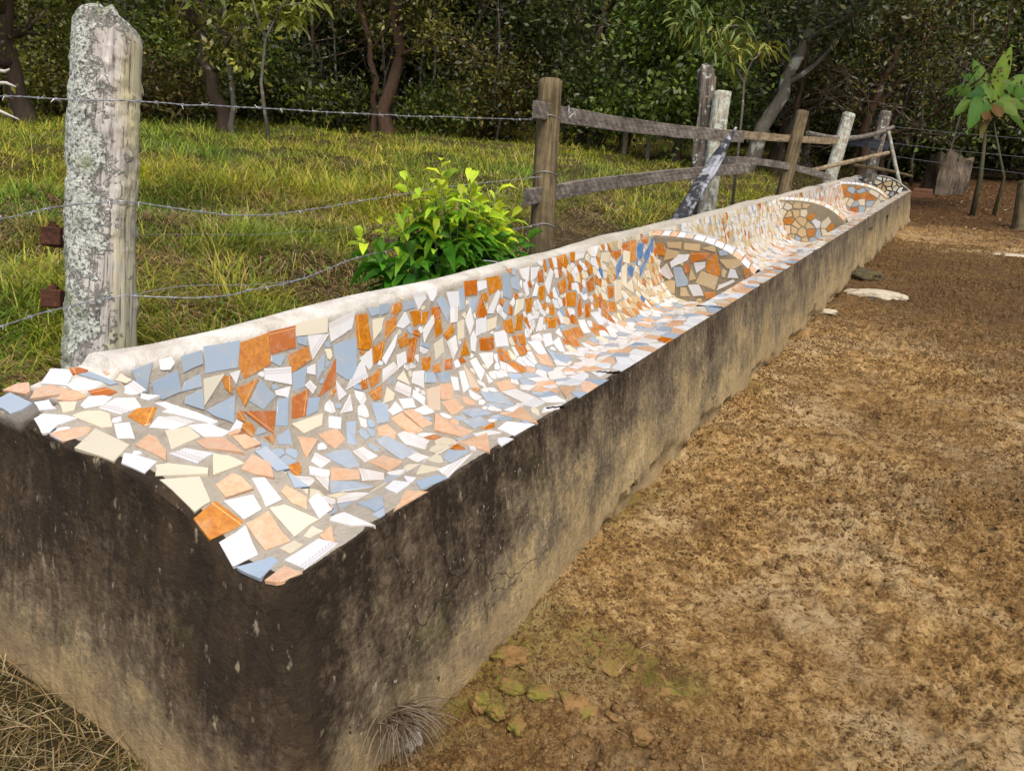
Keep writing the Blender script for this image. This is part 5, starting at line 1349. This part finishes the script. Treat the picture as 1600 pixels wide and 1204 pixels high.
# the bright bush on the ridge
bc = np.array([-1.38, 2.48, 0.0]); bc[2] = float(ground_h(bc[0], bc[1]))
bush = empty("leafy_bush", bc); tag(bush, "bright yellow-green bush with long pointed leaves growing behind the white ridge", "bush")
r = np.random.default_rng(5); parts = []; LP = []; LD = []; LL = []; LC = []; LW = []
for s in range(92):
    a = r.uniform(0, 6.28); sp = r.uniform(.05, 1) ** .6; hgt_ = (1.24 - .24 * sp ** 2) * r.uniform(.62, 1.0)
    ex, ey = math.cos(a) * .24 * sp, math.sin(a) * .60 * sp
    if ex > .10: ex = .10 + (ex - .10) * .4
    pts = []
    for t in np.linspace(0, 1, 9):
        q = bc + np.array([ex * t ** 1.2 * 1.25, ey * t ** .9 * 1.15, hgt_ * (t - .14 * sp * t * t)]) + r.normal(0, .006, 3); pts.append(q)
    pts = np.array(pts); parts.append(tube(pts - bc, np.linspace(.006, .0022, 9), 5))
    nl = 28
    for j in range(nl):
        t = .12 + .88 * j / (nl - 1); q = np.array([np.interp(t * 8, range(9), pts[:, c]) for c in range(3)])
        az = j * 2.4 + r.uniform(-.4, .4); el = r.uniform(-.25, .65) + .5 * (t > .9)
        o_ = np.array([ex, ey, 0]); D = np.array([math.cos(az) * math.cos(el), math.sin(az) * math.cos(el), math.sin(el)]) + o_ * 1.2
        tip = sstep(.70, 1.0, t) * (.4 + .6 * (q[2] - bc[2] > .75))
        LL.append((.125 + .12 * r.uniform() ** 1.5) * (1 - .30 * tip)); LW.append(.056 * r.uniform(.8, 1.2) * (1 - .25 * tip))
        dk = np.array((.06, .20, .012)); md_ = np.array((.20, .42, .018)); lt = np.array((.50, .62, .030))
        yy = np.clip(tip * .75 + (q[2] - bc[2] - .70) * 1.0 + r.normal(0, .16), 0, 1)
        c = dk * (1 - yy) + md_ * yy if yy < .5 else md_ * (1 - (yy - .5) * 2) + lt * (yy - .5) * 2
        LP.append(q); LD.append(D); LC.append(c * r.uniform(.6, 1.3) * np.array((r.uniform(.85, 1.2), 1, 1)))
# the small low shoot at its left foot
for s in range(9):
    q = np.array([-1.40, 1.78, .60]) + r.normal(0, .03, 3); az = r.uniform(0, 6.28)
    LP.append(q); LD.append(np.array([math.cos(az), math.sin(az), r.uniform(-.3, .5)])); LL.append(.12); LW.append(.035); LC.append(np.array((.24, .36, .03)) * r.uniform(.8, 1.2))
pts = np.array([bc + (0, -.05, .05), (-1.40, 2.1, .50 + .05), (-1.40, 1.78, .60)]); parts.append(tube(pts - bc, [.005, .004, .002], 5))
V, F = join(parts); py_mesh("stems", V, F, M_barkp, bush, smooth=True)
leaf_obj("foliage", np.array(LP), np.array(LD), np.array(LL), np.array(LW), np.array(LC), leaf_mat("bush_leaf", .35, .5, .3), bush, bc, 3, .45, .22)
# ------------------------------------------------------------------ trees
def grow_tree(seed, H, trunk_pts, r0, n_limb=7, leafsize=.16, nleaf=9000, spread=2.6, crown0=.35, twig=2, cols=None, leafw=.45, limb_el=(.1, .9), clump=.34, bark=None, bare=False, name_crown="crown", limb_r=.45):
    """returns (V,F wood), (leaf arrays); local coordinates, base at origin"""
    r = np.random.default_rng(seed); parts = []
    tp = np.array(trunk_pts, float); t_ = np.linspace(0, 1, len(tp)); ts = np.linspace(0, 1, 14)
    C = np.stack([np.interp(ts, t_, tp[:, k]) for k in range(3)], -1)
    C[1:-1] = (C[:-2] + 2 * C[1:-1] + C[2:]) / 4
    C[1:] += r.normal(0, .05, (13, 3)) * np.array([1, 1, .2])
    rad = r0 * (1 - .72 * ts) * (1 + .35 * np.exp(-ts * 18))
    parts.append(tube(C, rad, 10)); tips = []
    for i in range(n_limb):
        t = crown0 + (1 - crown0) * (i + r.uniform(0, .8)) / n_limb; t = min(t, .98)
        b0 = np.array([np.interp(t, ts, C[:, k]) for k in range(3)]); az = i * 2.4 + r.uniform(-.6, .6); el = r.uniform(*limb_el)
        L = spread * (1.05 - .45 * t) * r.uniform(.7, 1.15); d = np.array([math.cos(az) * math.cos(el), math.sin(az) * math.cos(el), math.sin(el)])
        pts = [b0]; 
        for k in range(6):
            d = d + r.normal(0, .22, 3) + np.array([0, 0, .05]); d /= np.linalg.norm(d); pts.append(pts[-1] + d * L / 6)
        pts = np.array(pts); rr = r0 * limb_r * (1 - .5 * t); parts.append(tube(pts, np.linspace(rr, rr * .25, 7), 6))
        for k in range(2, 7): tips.append((pts[k], .5 + .1 * k))
        for _ in range(twig * 3):
            k = r.integers(2, 7); d2 = d + r.normal(0, .8, 3); d2 /= np.linalg.norm(d2); l2 = L * r.uniform(.25, .5)
            q = [pts[k]]
            for _k in range(4): d2 = d2 + r.normal(0, .28, 3); d2 /= np.linalg.norm(d2); q.append(q[-1] + d2 * l2 / 4)
            q = np.array(q); parts.append(tube(q, np.linspace(rr * .32, .006, 5), 4, False)); tips += [(q[-1], 1.0), (q[-2], .8)]
    tips.append((C[-1], 1))
    wood = join(parts)
    if bare or nleaf == 0: return wood, None
    T = np.array([p for p, _ in tips]); k = r.integers(0, len(T), nleaf)
    cl = clump * (r.uniform(.5, 1.3, len(T)))[k]
    P = T[k] + r.normal(0, 1, (nleaf, 3)) * cl[:, None] * np.array([1, 1, .7])
    D = r.normal(0, 1, (nleaf, 3)) + (P - T[k]) * 1.5; D[:, 2] -= .25
    cols = np.array(cols if cols is not None else [(.035, .055, .014), (.05, .075, .018), (.07, .085, .02)])
    ck = r.uniform(.65, 1.35, len(T))[k]
    col = cols[r.integers(0, len(cols), nleaf)] * ck[:, None] * r.uniform(.75, 1.25, (nleaf, 1))
    L = leafsize * r.uniform(.6, 1.3, nleaf)
    return wood, (P, D, L, L * leafw, col, seed)
def quad_leaves(P, D, L, W, col, seed):
    r = np.random.default_rng(seed); n = len(P); D = D / (np.linalg.norm(D, axis=1)[:, None] + 1e-9)
    S = np.cross(D, r.normal(0, 1, (n, 3))); S /= np.linalg.norm(S, axis=1)[:, None] + 1e-9
    V = np.stack([P, P + D * L[:, None] * .45 + S * W[:, None] * .5, P + D * L[:, None], P + D * L[:, None] * .45 - S * W[:, None] * .5], 1)
    return V.reshape(-1, 3), np.arange(n * 4).reshape(-1, 4), np.repeat(col, 4, 0)
def make_tree(base, label, bark=None, group=None, name="tree", cat="tree", **kw):
    bk = bark or M_bark
    wood, lf = grow_tree(bark=bk, **kw)
    root = empty(name, base)
    tag(root, label, cat, group)
    py_mesh("trunk", wood[0], wood[1], bk, root, smooth=True)
    if lf is not None:
        V, F, C = quad_leaves(*lf); fast_mesh("crown", V, F, 4, M_leaf, root, col=C)
    return root
def gbase(px, py, d):
    p = at(px, py, d); p[2] = float(ground_h(p[0], p[1])) - .12; return p
CR = RM[:, 0] * np.array([1, 1, 0]); CR /= np.linalg.norm(CR); CF_ = CFWD * np.array([1, 1, 0]); CF_ /= np.linalg.norm(CF_)
def tr(*pts):     # trunk points as (right, away, up)
    return [CR * a + CF_ * b_ + np.array([0, 0, 1.0]) * c for a, b_, c in pts]
OLV = [(.085, .092, .014), (.135, .135, .018), (.19, .165, .025), (.06, .067, .013)]
DRK = [(.032, .044, .010), (.058, .070, .014), (.085, .088, .018), (.045, .054, .018)]
GRN = [(.065, .112, .014), (.10, .155, .018), (.14, .19, .022), (.045, .072, .013)]
YEL = [(.19, .23, .025), (.27, .27, .03), (.14, .18, .022)]
# left tree: forked dark trunk
make_tree(gbase(42, 214, 14), "dark forked tree with crooked low branches at the far left of the pasture", seed=11, H=4, trunk_pts=tr((0, 0, -.1), (-.05, 0, .9), (-.15, 0, 1.7), (.1, 0, 2.5), (.4, 0, 3.6), (.5, 0, 5)), r0=.19, n_limb=9, crown0=.26, spread=2.6, limb_r=.62, nleaf=8000, leafsize=.13, cols=OLV + YEL, limb_el=(-.1, .7), clump=.3)
# leaning trunk behind the lichened post
make_tree(gbase(350, 203, 15), "leaning brown tree with twisted bare low limbs right of the lichened post", seed=12, H=4, trunk_pts=tr((0, 0, -.1), (-.1, 0, 1.0), (-.4, 0, 2.0), (-.7, 0, 3.2), (-.9, 0, 4.6)), r0=.15, n_limb=9, crown0=.28, spread=2.3, nleaf=5200, leafsize=.14, cols=OLV + YEL, limb_el=(-.1, .8), clump=.32)
make_tree(gbase(368, 205, 14.6), "slender pale sapling with nearly bare whitish branches beside the leaning tree", bark=M_barkp, seed=13, H=4, trunk_pts=tr((0, 0, -.1), (-.08, 0, 1.2), (-.05, 0, 2.2), (-.15, 0, 3.4), (-.2, 0, 4.4)), r0=.055, n_limb=10, crown0=.35, spread=1.9, nleaf=420, leafsize=.20, cols=YEL, limb_el=(.1, .9), clump=.2, limb_r=.5)
# twin reddish trunks
make_tree(gbase(604, 212, 17), "thick reddish-brown tree curving up in the middle of the pasture edge", bark=M_barkr, seed=14, H=5, trunk_pts=tr((0, 0, -.1), (.05, 0, 1.0), (.28, 0, 2.0), (.30, 0, 3.2), (.55, 0, 4.6), (.7, 0, 6)), r0=.17, n_limb=11, crown0=.34, spread=3.0, nleaf=9500, leafsize=.12, cols=OLV, limb_el=(.0, .9), clump=.36)
make_tree(gbase(592, 210, 17.2), "thin reddish tree standing close left of the thick reddish one", bark=M_barkr, seed=15, H=4, trunk_pts=tr((0, 0, -.1), (-.1, 0, 1.1), (-.25, 0, 2.3), (-.4, 0, 3.4), (-.5, 0, 5)), r0=.095, n_limb=8, crown0=.42, spread=2.2, nleaf=5200, leafsize=.12, cols=OLV, clump=.34)
# right side
make_tree(gbase(1165, 215, 15.5), "pale lichened trunk leaning right behind the rails", bark=M_barkp, seed=16, H=5, trunk_pts=tr((0, 0, -.1), (.25, 0, .9), (.7, 0, 1.9), (1.05, 0, 3.2), (1.3, 0, 4.6)), r0=.19, n_limb=8, crown0=.5, spread=2.6, nleaf=5200, leafsize=.13, cols=DRK, clump=.36)
make_tree(gbase(1345, 255, 17), "crooked reddish-brown trunk right of the spotted post, under dark branches", bark=M_barkr, seed=17, H=5, trunk_pts=tr((0, 0, -.1), (.15, 0, 1.0), (-.1, 0, 1.9), (.2, 0, 3.0), (.5, 0, 4.4)), r0=.15, n_limb=11, crown0=.36, spread=3.2, nleaf=9500, leafsize=.12, cols=DRK + OLV, clump=.38)
make_tree(gbase(1420, 262, 21.5), "dark bushy tree overhanging the back of the yard", seed=18, H=5, trunk_pts=tr((0, 0, -.1), (-.1, 0, 1.2), (.1, 0, 2.4), (.3, 0, 4.5)), r0=.14, n_limb=13, crown0=.22, spread=3.0, nleaf=13000, leafsize=.15, cols=DRK + GRN[:2], clump=.42, leafw=.55)
make_tree(gbase(1205, 226, 19), "dark tree with tangled drooping branches behind the leaning brown post", seed=19, H=5, trunk_pts=tr((0, 0, -.1), (.3, 0, 1.2), (.1, 0, 2.5), (-.2, 0, 4.5)), r0=.12, n_limb=13, crown0=.25, spread=3.0, nleaf=9000, leafsize=.12, cols=DRK, clump=.42)
make_tree(gbase(1055, 222, 17), "dense bright green leafy tree left of the rotten stump", seed=20, H=4.5, trunk_pts=tr((0, 0, -.1), (.1, 0, 1.2), (0, 0, 2.4), (-.1, 0, 4.6)), r0=.11, n_limb=14, crown0=.14, spread=1.9, nleaf=13000, leafsize=.15, cols=GRN, clump=.36, leafw=.5)
# drooping-leaved sapling near the rotten stump: long narrow leaves in hanging fans
sb = gbase(1157, 235, 10.5); sap = empty("sapling", sb); tag(sap, "thin sapling with hanging fans of long yellowing leaves beside the pale lichened post", "tree")
def W3(px, py, d): return at(px, py, d)
ms = [sb, W3(1160, 170, 10.5), W3(1163, 120, 10.5), W3(1176, 95, 10.4), W3(1192, 80, 10.3)]
ms2 = [W3(1162, 130, 10.5), W3(1140, 90, 10.6), W3(1105, 50, 10.6), W3(1085, 20, 10.7), W3(1080, -40, 10.8)]
ms3 = [W3(1105, 50, 10.6), W3(1150, 40, 10.5), W3(1185, 60, 10.4)]
V, F = join([tube(np.array(q) - sb, np.linspace(.022, .008, len(q)), 6) for q in (ms, ms2, ms3)])
py_mesh("trunk", V, F, M_barkp, sap, smooth=True)
r = np.random.default_rng(31); LP = []; LD = []; LL = []; LC = []
for (px, py, n_, yl) in ((1060, 30, 26, .2), (1085, 50, 30, .3), (1110, 60, 30, .3), (1130, 75, 34, .5), (1145, 95, 26, .7), (1100, 20, 26, .2), (1165, 65, 30, .6), (1190, 75, 24, .8), (1075, 5, 26, .2), (1125, 45, 30, .3), (1155, 40, 26, .4), (1205, 70, 16, .8)):
    for _ in range(n_):
        q = W3(px + r.normal(0, 9), py + r.normal(0, 7), 10.5 + r.normal(0, .12)); az = r.uniform(0, 6.28)
        LP.append(q); LD.append((math.cos(az), math.sin(az), r.uniform(-1.3, .1))); LL.append(r.uniform(.14, .24))
        a = np.array((.075, .13, .018)); b2 = np.array((.33, .30, .035)); k = min(1, max(0, yl * .7 + r.normal(0, .25))); LC.append(a * (1 - k) + b2 * k)
leaf_obj("crown", np.array(LP), np.array(LD, float), np.array(LL), np.array(LL) * .2, np.array(LC), M_leaf, sap, sb, 4, .35, .2)
# overhanging leafy branch above the middle left (yellow-green large leaves)
ob = gbase(420, 200, 12.5); ov = empty("sapling", ob); tag(ov, "young tree with big glossy yellow-green leaves at its drooping top, left of the reddish trunks", "tree")
tp = [ob, W3(408, 130, 12.5), W3(415, 60, 12.4), W3(440, 10, 12.3), W3(470, 5, 12.3)]
tp2 = [W3(415, 60, 12.4), W3(400, 20, 12.4), W3(390, -20, 12.4)]
V, F = join([tube(np.array(q) - ob, np.linspace(.035, .012, len(q)), 6) for q in (tp, tp2)]); py_mesh("trunk", V, F, M_barkp, ov, smooth=True)
LP = []; LD = []; LL = []; LC = []
for (px, py, n_) in ((415, 8, 26), (440, 12, 28), (465, 22, 34), (478, 8, 26), (455, 34, 22), (425, 28, 20), (395, -5, 24), (365, 12, 12)):
    for _ in range(n_):
        q = W3(px + r.normal(0, 9), py + r.normal(0, 8), 12.4 + r.normal(0, .15)); az = r.uniform(0, 6.28)
        LP.append(q); LD.append((math.cos(az), math.sin(az), r.uniform(-.9, .5))); LL.append(r.uniform(.16, .28)); LC.append(np.array((.20, .23, .03)) * r.uniform(.6, 1.4))
leaf_obj("crown", np.array(LP), np.array(LD, float), np.array(LL), np.array(LL) * .30, np.array(LC), M_leaf, ov, ob, 6, .3, .2)

# banana plant at the right
bb = gbase(1535, 272, 15.3); ban = empty("banana_plant", bb); tag(ban, "banana plant with broad torn green leaves at the back right of the yard", "banana plant")
mst, nt, b = new_mat("banana_stem", .7, .3); nt.links.new(mixc(nt, noise_n(nt, coords(nt), 6, 4), (.02, .022, .010), (.075, .065, .025)), b.inputs["Base Color"])
top = W3(1540, 205, 15.3)
V, F = join([tube(np.array([bb, bb * .5 + top * .5 + CR * .05, top]) - bb, [.06, .05, .03], 10),
             tube(np.array([bb + CR * .45, bb * .5 + top * .5 + CR * .55, W3(1552, 190, 15.3)]) - bb, [.04, .03, .02], 8)])
py_mesh("stem", V, F, mst, ban, smooth=True)
M_bl = leaf_mat("banana_leaf", .4, .55, .2)
def banana_leaf(p0, p1, sag, w, col, seed):
    r = np.random.default_rng(seed); n = 22; p0 = np.array(p0); p1 = np.array(p1); ax_ = p1 - p0; L = np.linalg.norm(ax_)
    S = np.cross(ax_ / L, CFWD); S /= np.linalg.norm(S); S = S + CFWD * r.uniform(-.3, .3); S /= np.linalg.norm(S)
    V = []; F = []; C = []
    for i in range(n + 1):
        t = i / n; c = p0 + ax_ * t + np.array([0, 0, 1.0]) * sag * 4 * t * (1 - t)
        ww = w * math.sin(math.pi * min(1, .12 + t * .93)) ** .6 * .5 if t < .97 else w * .12
        if t < .08: ww = w * .05
        l_ = ww * r.uniform(.93, 1.02); rr = ww * r.uniform(.93, 1.02)
        V += [c - S * l_ + CFWD * .12 * ww - np.array((0, 0, .25 * ww)), c, c + S * rr + CFWD * .12 * ww - np.array((0, 0, .25 * ww))]
        C += [np.array(col) * r.uniform(.8, 1.15), np.array(col) * 1.25, np.array(col) * r.uniform(.8, 1.15)]
        if i:
            k = len(V) - 6
            F.append((k, k + 1, k + 4, k + 3))
            F.append((k + 1, k + 2, k + 5, k + 4))
    py_mesh("leaf", np.array(V) - bb, F, M_bl, ban, smooth=True, col=np.array(C))
for (a, b2, sg, w_, c_) in (((1548, 160), (1582, 70), .06, .40, (.17, .27, .03)), ((1545, 158), (1500, 120), .22, .36, (.06, .16, .02)),
                            ((1546, 160), (1472, 150), .22, .30, (.09, .18, .02)), ((1546, 162), (1486, 186), .26, .32, (.11, .2, .025)), ((1552, 162), (1640, 182), .2, .34, (.12, .2, .03)), ((1548, 158), (1520, 92), .1, .30, (.12, .22, .03)), ((1552, 164), (1604, 212), .22, .32, (.08, .15, .02)), ((1548, 164), (1530, 222), .14, .26, (.14, .12, .03)),
                            ((1545, 162), (1510, 208), .30, .44, (.07, .17, .025)), ((1552, 160), (1612, 158), .22, .34, (.09, .20, .03)),
                            ((1552, 162), (1592, 184), .12, .30, (.13, .20, .03)), ((1548, 162), (1536, 190), .10, .36, (.11, .062, .014)),
                            ((1550, 162), (1562, 186), .10, .32, (.13, .075, .018)), ((1545, 160), (1510, 152), .16, .32, (.05, .13, .03)),
                            ((1556, 158), (1618, 118), .15, .34, (.10, .18, .025))):
    banana_leaf(at(*a, 15.3 + random.uniform(-.15, .15)), at(*b2, 15.3 + random.uniform(-.4, .4)), sg, w_, c_, int(b2[0]))
# stump at the back
p0 = gbase(1484, 272, 18.5); p1 = at(1489, 238, 18.5)
o = post("tree_stump", p0, p1, .95, .8, wood_mat("stump_wood", (.045, .036, .027), (.20, .16, .115), scale=.4), "broad weathered tree stump at the back of the yard, left of the banana plant", n=26, amp=.16, seed=44, cat="stump", top='jag')
p0 = gbase(1446, 272, 18); bx = box_v(0, 0, .05, .5, .25, .12); bx2 = box_v(.02, .02, .155, .42, .22, .07)
V, F = join([bx, bx2]); o = py_mesh("brick_pile", V, F, stone_mat("brick", (.20, .09, .05), (.34, .18, .11), None)); o.location = tuple(p0 + np.array((0, 0, .1))); tag(o, "small reddish block lying in front of the stump", "brick")
# white dead branches on the ground at far left
mdb, nt, b = new_mat("bleached_wood", .9, .2); b.inputs["Base Color"].default_value = (.50, .47, .42, 1)
for i, (q, l) in enumerate((([(-20, 108), (8, 112), (15, 108)], "bleached dead stick poking in at the upper left beside the forked tree"), ([(-15, 130), (10, 130), (25, 136)], "second bleached dead stick below the first at the far left"), ([(-25, 165), (0, 174), (30, 187)], "bleached dead branch leaning into the grass at the far left"))):
    P_ = np.array([at(a, c, 11.5) for a, c in q]); V, F = tube(P_ - P_[0], [.03, .026, .012], 7); o = py_mesh("dead_branch", V, F, mdb, smooth=True); o.location = tuple(P_[0]); tag(o, l, "branch", "bleached dead branches")

# shrubs at the pasture edge
def shrub(px, py, d, hgt_, wid, label, cols, n=3500, ls=.12, seed=0, group="shrubs at the pasture edge"):
    base = gbase(px, py, d); r = np.random.default_rng(seed + 200); root = empty("shrub", base); tag(root, label, "shrub", group)
    parts = []; tips = []
    for i in range(16):
        az = r.uniform(0, 6.28); sp = r.uniform(.1, .5) * wid; e = np.array([math.cos(az) * sp, math.sin(az) * sp, hgt_ * r.uniform(.55, 1)])
        q = np.array([np.array((0, 0, 0.0)), e * .5 + r.normal(0, .06, 3), e]); parts.append(tube(q, [.025, .015, .006], 5, False)); tips += [q[2], q[1] * .4 + q[2] * .6, q[1]]
    V, F = join(parts); py_mesh("stems", V, F, M_bark, root)
    T = np.array(tips); k = r.integers(0, len(T), n); P = T[k] + r.normal(0, 1, (n, 3)) * np.array([wid * .15, wid * .15, hgt_ * .13]); P[:, 2] = np.maximum(P[:, 2], .05)
    D = r.normal(0, 1, (n, 3)); D[:, 2] += .2; cs = np.array(cols)[r.integers(0, len(cols), n)] * r.uniform(.7, 1.3, (n, 1)) * r.uniform(.7, 1.3, len(T))[k][:, None]
    L = ls * r.uniform(.6, 1.3, n); V, F, C = quad_leaves(P, D, L, L * .5, cs, seed); fast_mesh("foliage", V, F, 4, M_leaf, root, col=C)
BRN = [(.16, .10, .04), (.11, .075, .03), (.09, .09, .02)]
shrub(262, 190, 16, 1.3, 2.6, "brownish dry shrub just right of the lichened post", BRN + OLV, 4200, .12, 1)
shrub(300, 170, 19, 2.4, 2.6, "light green shrub behind the brownish dry one", YEL + GRN, 5200, .14, 2)
shrub(440, 178, 18.5, 2.5, 2.8, "dark green shrub between the pale sapling and the reddish trunks", GRN + DRK, 5200, .13, 3)
shrub(525, 190, 17.5, 1.25, 1.9, "low dark shrub with yellowish top leaves left of the reddish trunks", DRK + YEL[:1], 3400, .14, 4)
shrub(680, 200, 17.5, 1.2, 1.6, "small green shrub right of the reddish trunks", GRN + OLV, 2600, .12, 5)
shrub(770, 205, 20, 2.0, 3.4, "dusky shrub at the pasture edge left of the brown post", DRK + OLV + BRN[:1], 5200, .13, 6)
shrub(935, 212, 19, 2.2, 3.0, "dark shrub at the pasture edge right of the brown post", DRK + GRN[:1], 5200, .13, 7)
shrub(85, 190, 18, 1.8, 2.6, "olive shrub behind the forked tree", OLV + YEL[:1], 4200, .13, 8)
shrub(190, 182, 17, 1.6, 2.4, "olive shrub hidden partly behind the lichened post", OLV + BRN[:1], 3800, .13, 9)
shrub(1295, 238, 20, 1.9, 2.4, "dark shrub behind the bent grey rail", DRK, 4200, .13, 10)
shrub(1440, 240, 20.5, 2.2, 2.2, "dark green shrub left of the banana plant", DRK + GRN[:2], 5200, .15, 11)
shrub(1610, 260, 21, 2.6, 3.0, "dark shrub at the right edge behind the banana plant", DRK, 5200, .15, 12)

# forest behind: several kinds, copied
G_T = "crowded forest trees behind the pasture"
kinds = []
for kx, (sd_, cols, nl, ls, sp) in enumerate(((51, DRK, 26000, .13, 3.2), (52, DRK + OLV[:2], 26000, .12, 3.4), (53, DRK + GRN[:1], 26000, .14, 3.0), (54, OLV + DRK, 24000, .12, 3.0))):
    rr = random.Random(sd_)
    tp = tr((0, 0, -.3), (rr.uniform(-.3, .3), 0, 2), (rr.uniform(-.5, .5), 0, 4), (rr.uniform(-.6, .6), 0, 6.5), (rr.uniform(-.5, .5), 0, 9))
    kinds.append(make_tree((0, 0, 0), "", seed=sd_, H=9, trunk_pts=tp, r0=.17, n_limb=20, crown0=.20, spread=sp, nleaf=nl, leafsize=ls, cols=cols, clump=.55, leafw=.55, group=G_T, limb_el=(-.2, .7), bark=(M_bark, M_barkp, M_bark, M_barkr)[kx]))
lab = ["dark evergreen tree in the crowded forest behind the pasture", "dusky olive-leaved tree in the crowded forest behind the pasture", "deep green tree in the crowded forest behind the pasture", "reddish-barked olive tree in the crowded forest behind the pasture"]
used = set(); rr = random.Random(9)
spots = []
for row, (d0, n_, off) in enumerate(((22.5, 15, 0), (26.5, 17, .5), (31, 19, .2))):
    for i in range(n_):
        px = -260 + (i + off + rr.uniform(-.3, .3)) * 2150 / n_
        spots.append((px, d0 + rr.uniform(-1.5, 1.5)))
for (px, d) in spots:
    if abs(px - 212) < 42 and d > 24: continue
    if abs(px - 902) < 48: continue
    if 1380 < px < 1650 and d < 24: d += 4.5
    k = rr.randrange(4)
    hz = 602 - (px - 800) * -.0437 - 408
    p = at(px, 190 + (px - 800) * .0437, d); p[2] = float(ground_h(p[0], p[1])) - .1
    o = kinds[k] if k not in used else copy_tree(kinds[k]); used.add(k)
    o.location = tuple(p); o.rotation_euler = (0, 0, rr.uniform(0, 6.28)); s = rr.uniform(.85, 1.2); o.scale = (s, s, s * rr.uniform(.9, 1.1))
    o["label"] = lab[k]
# thin pale saplings standing in the dark of the forest edge
G_P = "thin pale trunks in the forest edge"
for i in range(34):
    px = rr.uniform(-50, 1500); d = rr.uniform(18.5, 22); p = gbase(px, 200, d); p = at(px, 196 + (px - 800) * .0437, d); p[2] = float(ground_h(p[0], p[1])) - .1
    H_ = rr.uniform(3.5, 6)
    root = empty("tree", p); tag(root, "thin pale bare trunk standing in the dark forest edge", "tree", G_P)
    pts = [np.zeros(3)]; 
    for k in range(7): pts.append(pts[-1] + np.array([rr.gauss(0, .09), rr.gauss(0, .09), H_ / 7]))
    parts = [tube(np.array(pts), np.linspace(.045, .014, 8), 6)]
    for k in range(5):
        b0 = pts[rr.randint(2, 6)]; q = [b0]; d_ = np.array([rr.gauss(0, 1), rr.gauss(0, 1), rr.uniform(.2, 1)]); d_ /= np.linalg.norm(d_)
        for _ in range(4): d_ = d_ + np.array([rr.gauss(0, .3) for _ in range(3)]); d_ /= np.linalg.norm(d_); q.append(q[-1] + d_ * .28)
        parts.append(tube(np.array(q), np.linspace(.016, .005, 5), 4, False))
    V, F = join(parts); py_mesh("trunk", V, F, M_barkp, root, smooth=True)
# bare twiggy growth in the dark at the right
G_B = "bare twiggy trees in the dark wood"
for i, (px, d) in enumerate(((1215, 16.5), (1275, 18.5), (1330, 19.5), (1395, 18), (1130, 19.5), (905, 20.5), (470, 19.5), (755, 21), (1470, 21))):
    b0 = at(px, 198 + (px - 800) * .0437, d); b0[2] = float(ground_h(b0[0], b0[1])) - .1; r_ = random.Random(i)
    t = make_tree(b0, "bare grey-brown tree of tangled twigs standing in the dark wood", bark=(M_bark, M_barkp, M_barkr)[i % 3], group=G_B, seed=300 + i, H=5, trunk_pts=tr((0, 0, -.1), (r_.uniform(-.4, .4), 0, 1.2), (r_.uniform(-.7, .7), 0, 2.4), (r_.uniform(-1, 1), 0, 4.6)), r0=r_.uniform(.07, .12), n_limb=11, crown0=.22, spread=2.4, nleaf=500, leafsize=.12, cols=DRK, twig=5, limb_el=(-.2, .8))
# the far wood that closes the view
r = np.random.default_rng(77); n = 95000
a = r.uniform(math.radians(-100), math.radians(40), n); rad = 35 + r.uniform(0, 1, n) * 9
x = CAM[0] + np.sin(a) * rad; y = CAM[1] + np.cos(a) * rad
top_ = 9.0 + 3.0 * fbm2(a * 9, a * 0, 1.0, 3, 5)
_q = (np.stack([x, y, x * 0 + 2], -1) - CAM) @ RM; pxx = 800 + FPX * _q[:, 0] / -_q[:, 2]
top_ = np.where((np.abs(pxx - 212) < 26) | (np.abs(pxx - 905) < 30), 5.6, top_)
z = ground_h(x, y) + r.uniform(0, 1, n) ** .9 * top_
dens = fbm(np.stack([x * .35, y * .35, z * .35], -1), 3, 13); m_ = dens > r.uniform(-.75, -.1, n) + .35 * sstep(4.5, 10, z - ground_h(x, y))
P = np.stack([x, y, z], -1)[m_]; n = len(P); D = r.normal(0, 1, (n, 3)); L = r.uniform(.3, .65, n)
col = np.array(DRK)[r.integers(0, 4, n)] * r.uniform(.6, 1.3, (n, 1))
V, F, C = quad_leaves(P, D, L, L * .6, col, 5); tag(fast_mesh("far_wood", V, F, 4, M_leaf, col=C), kind="stuff")
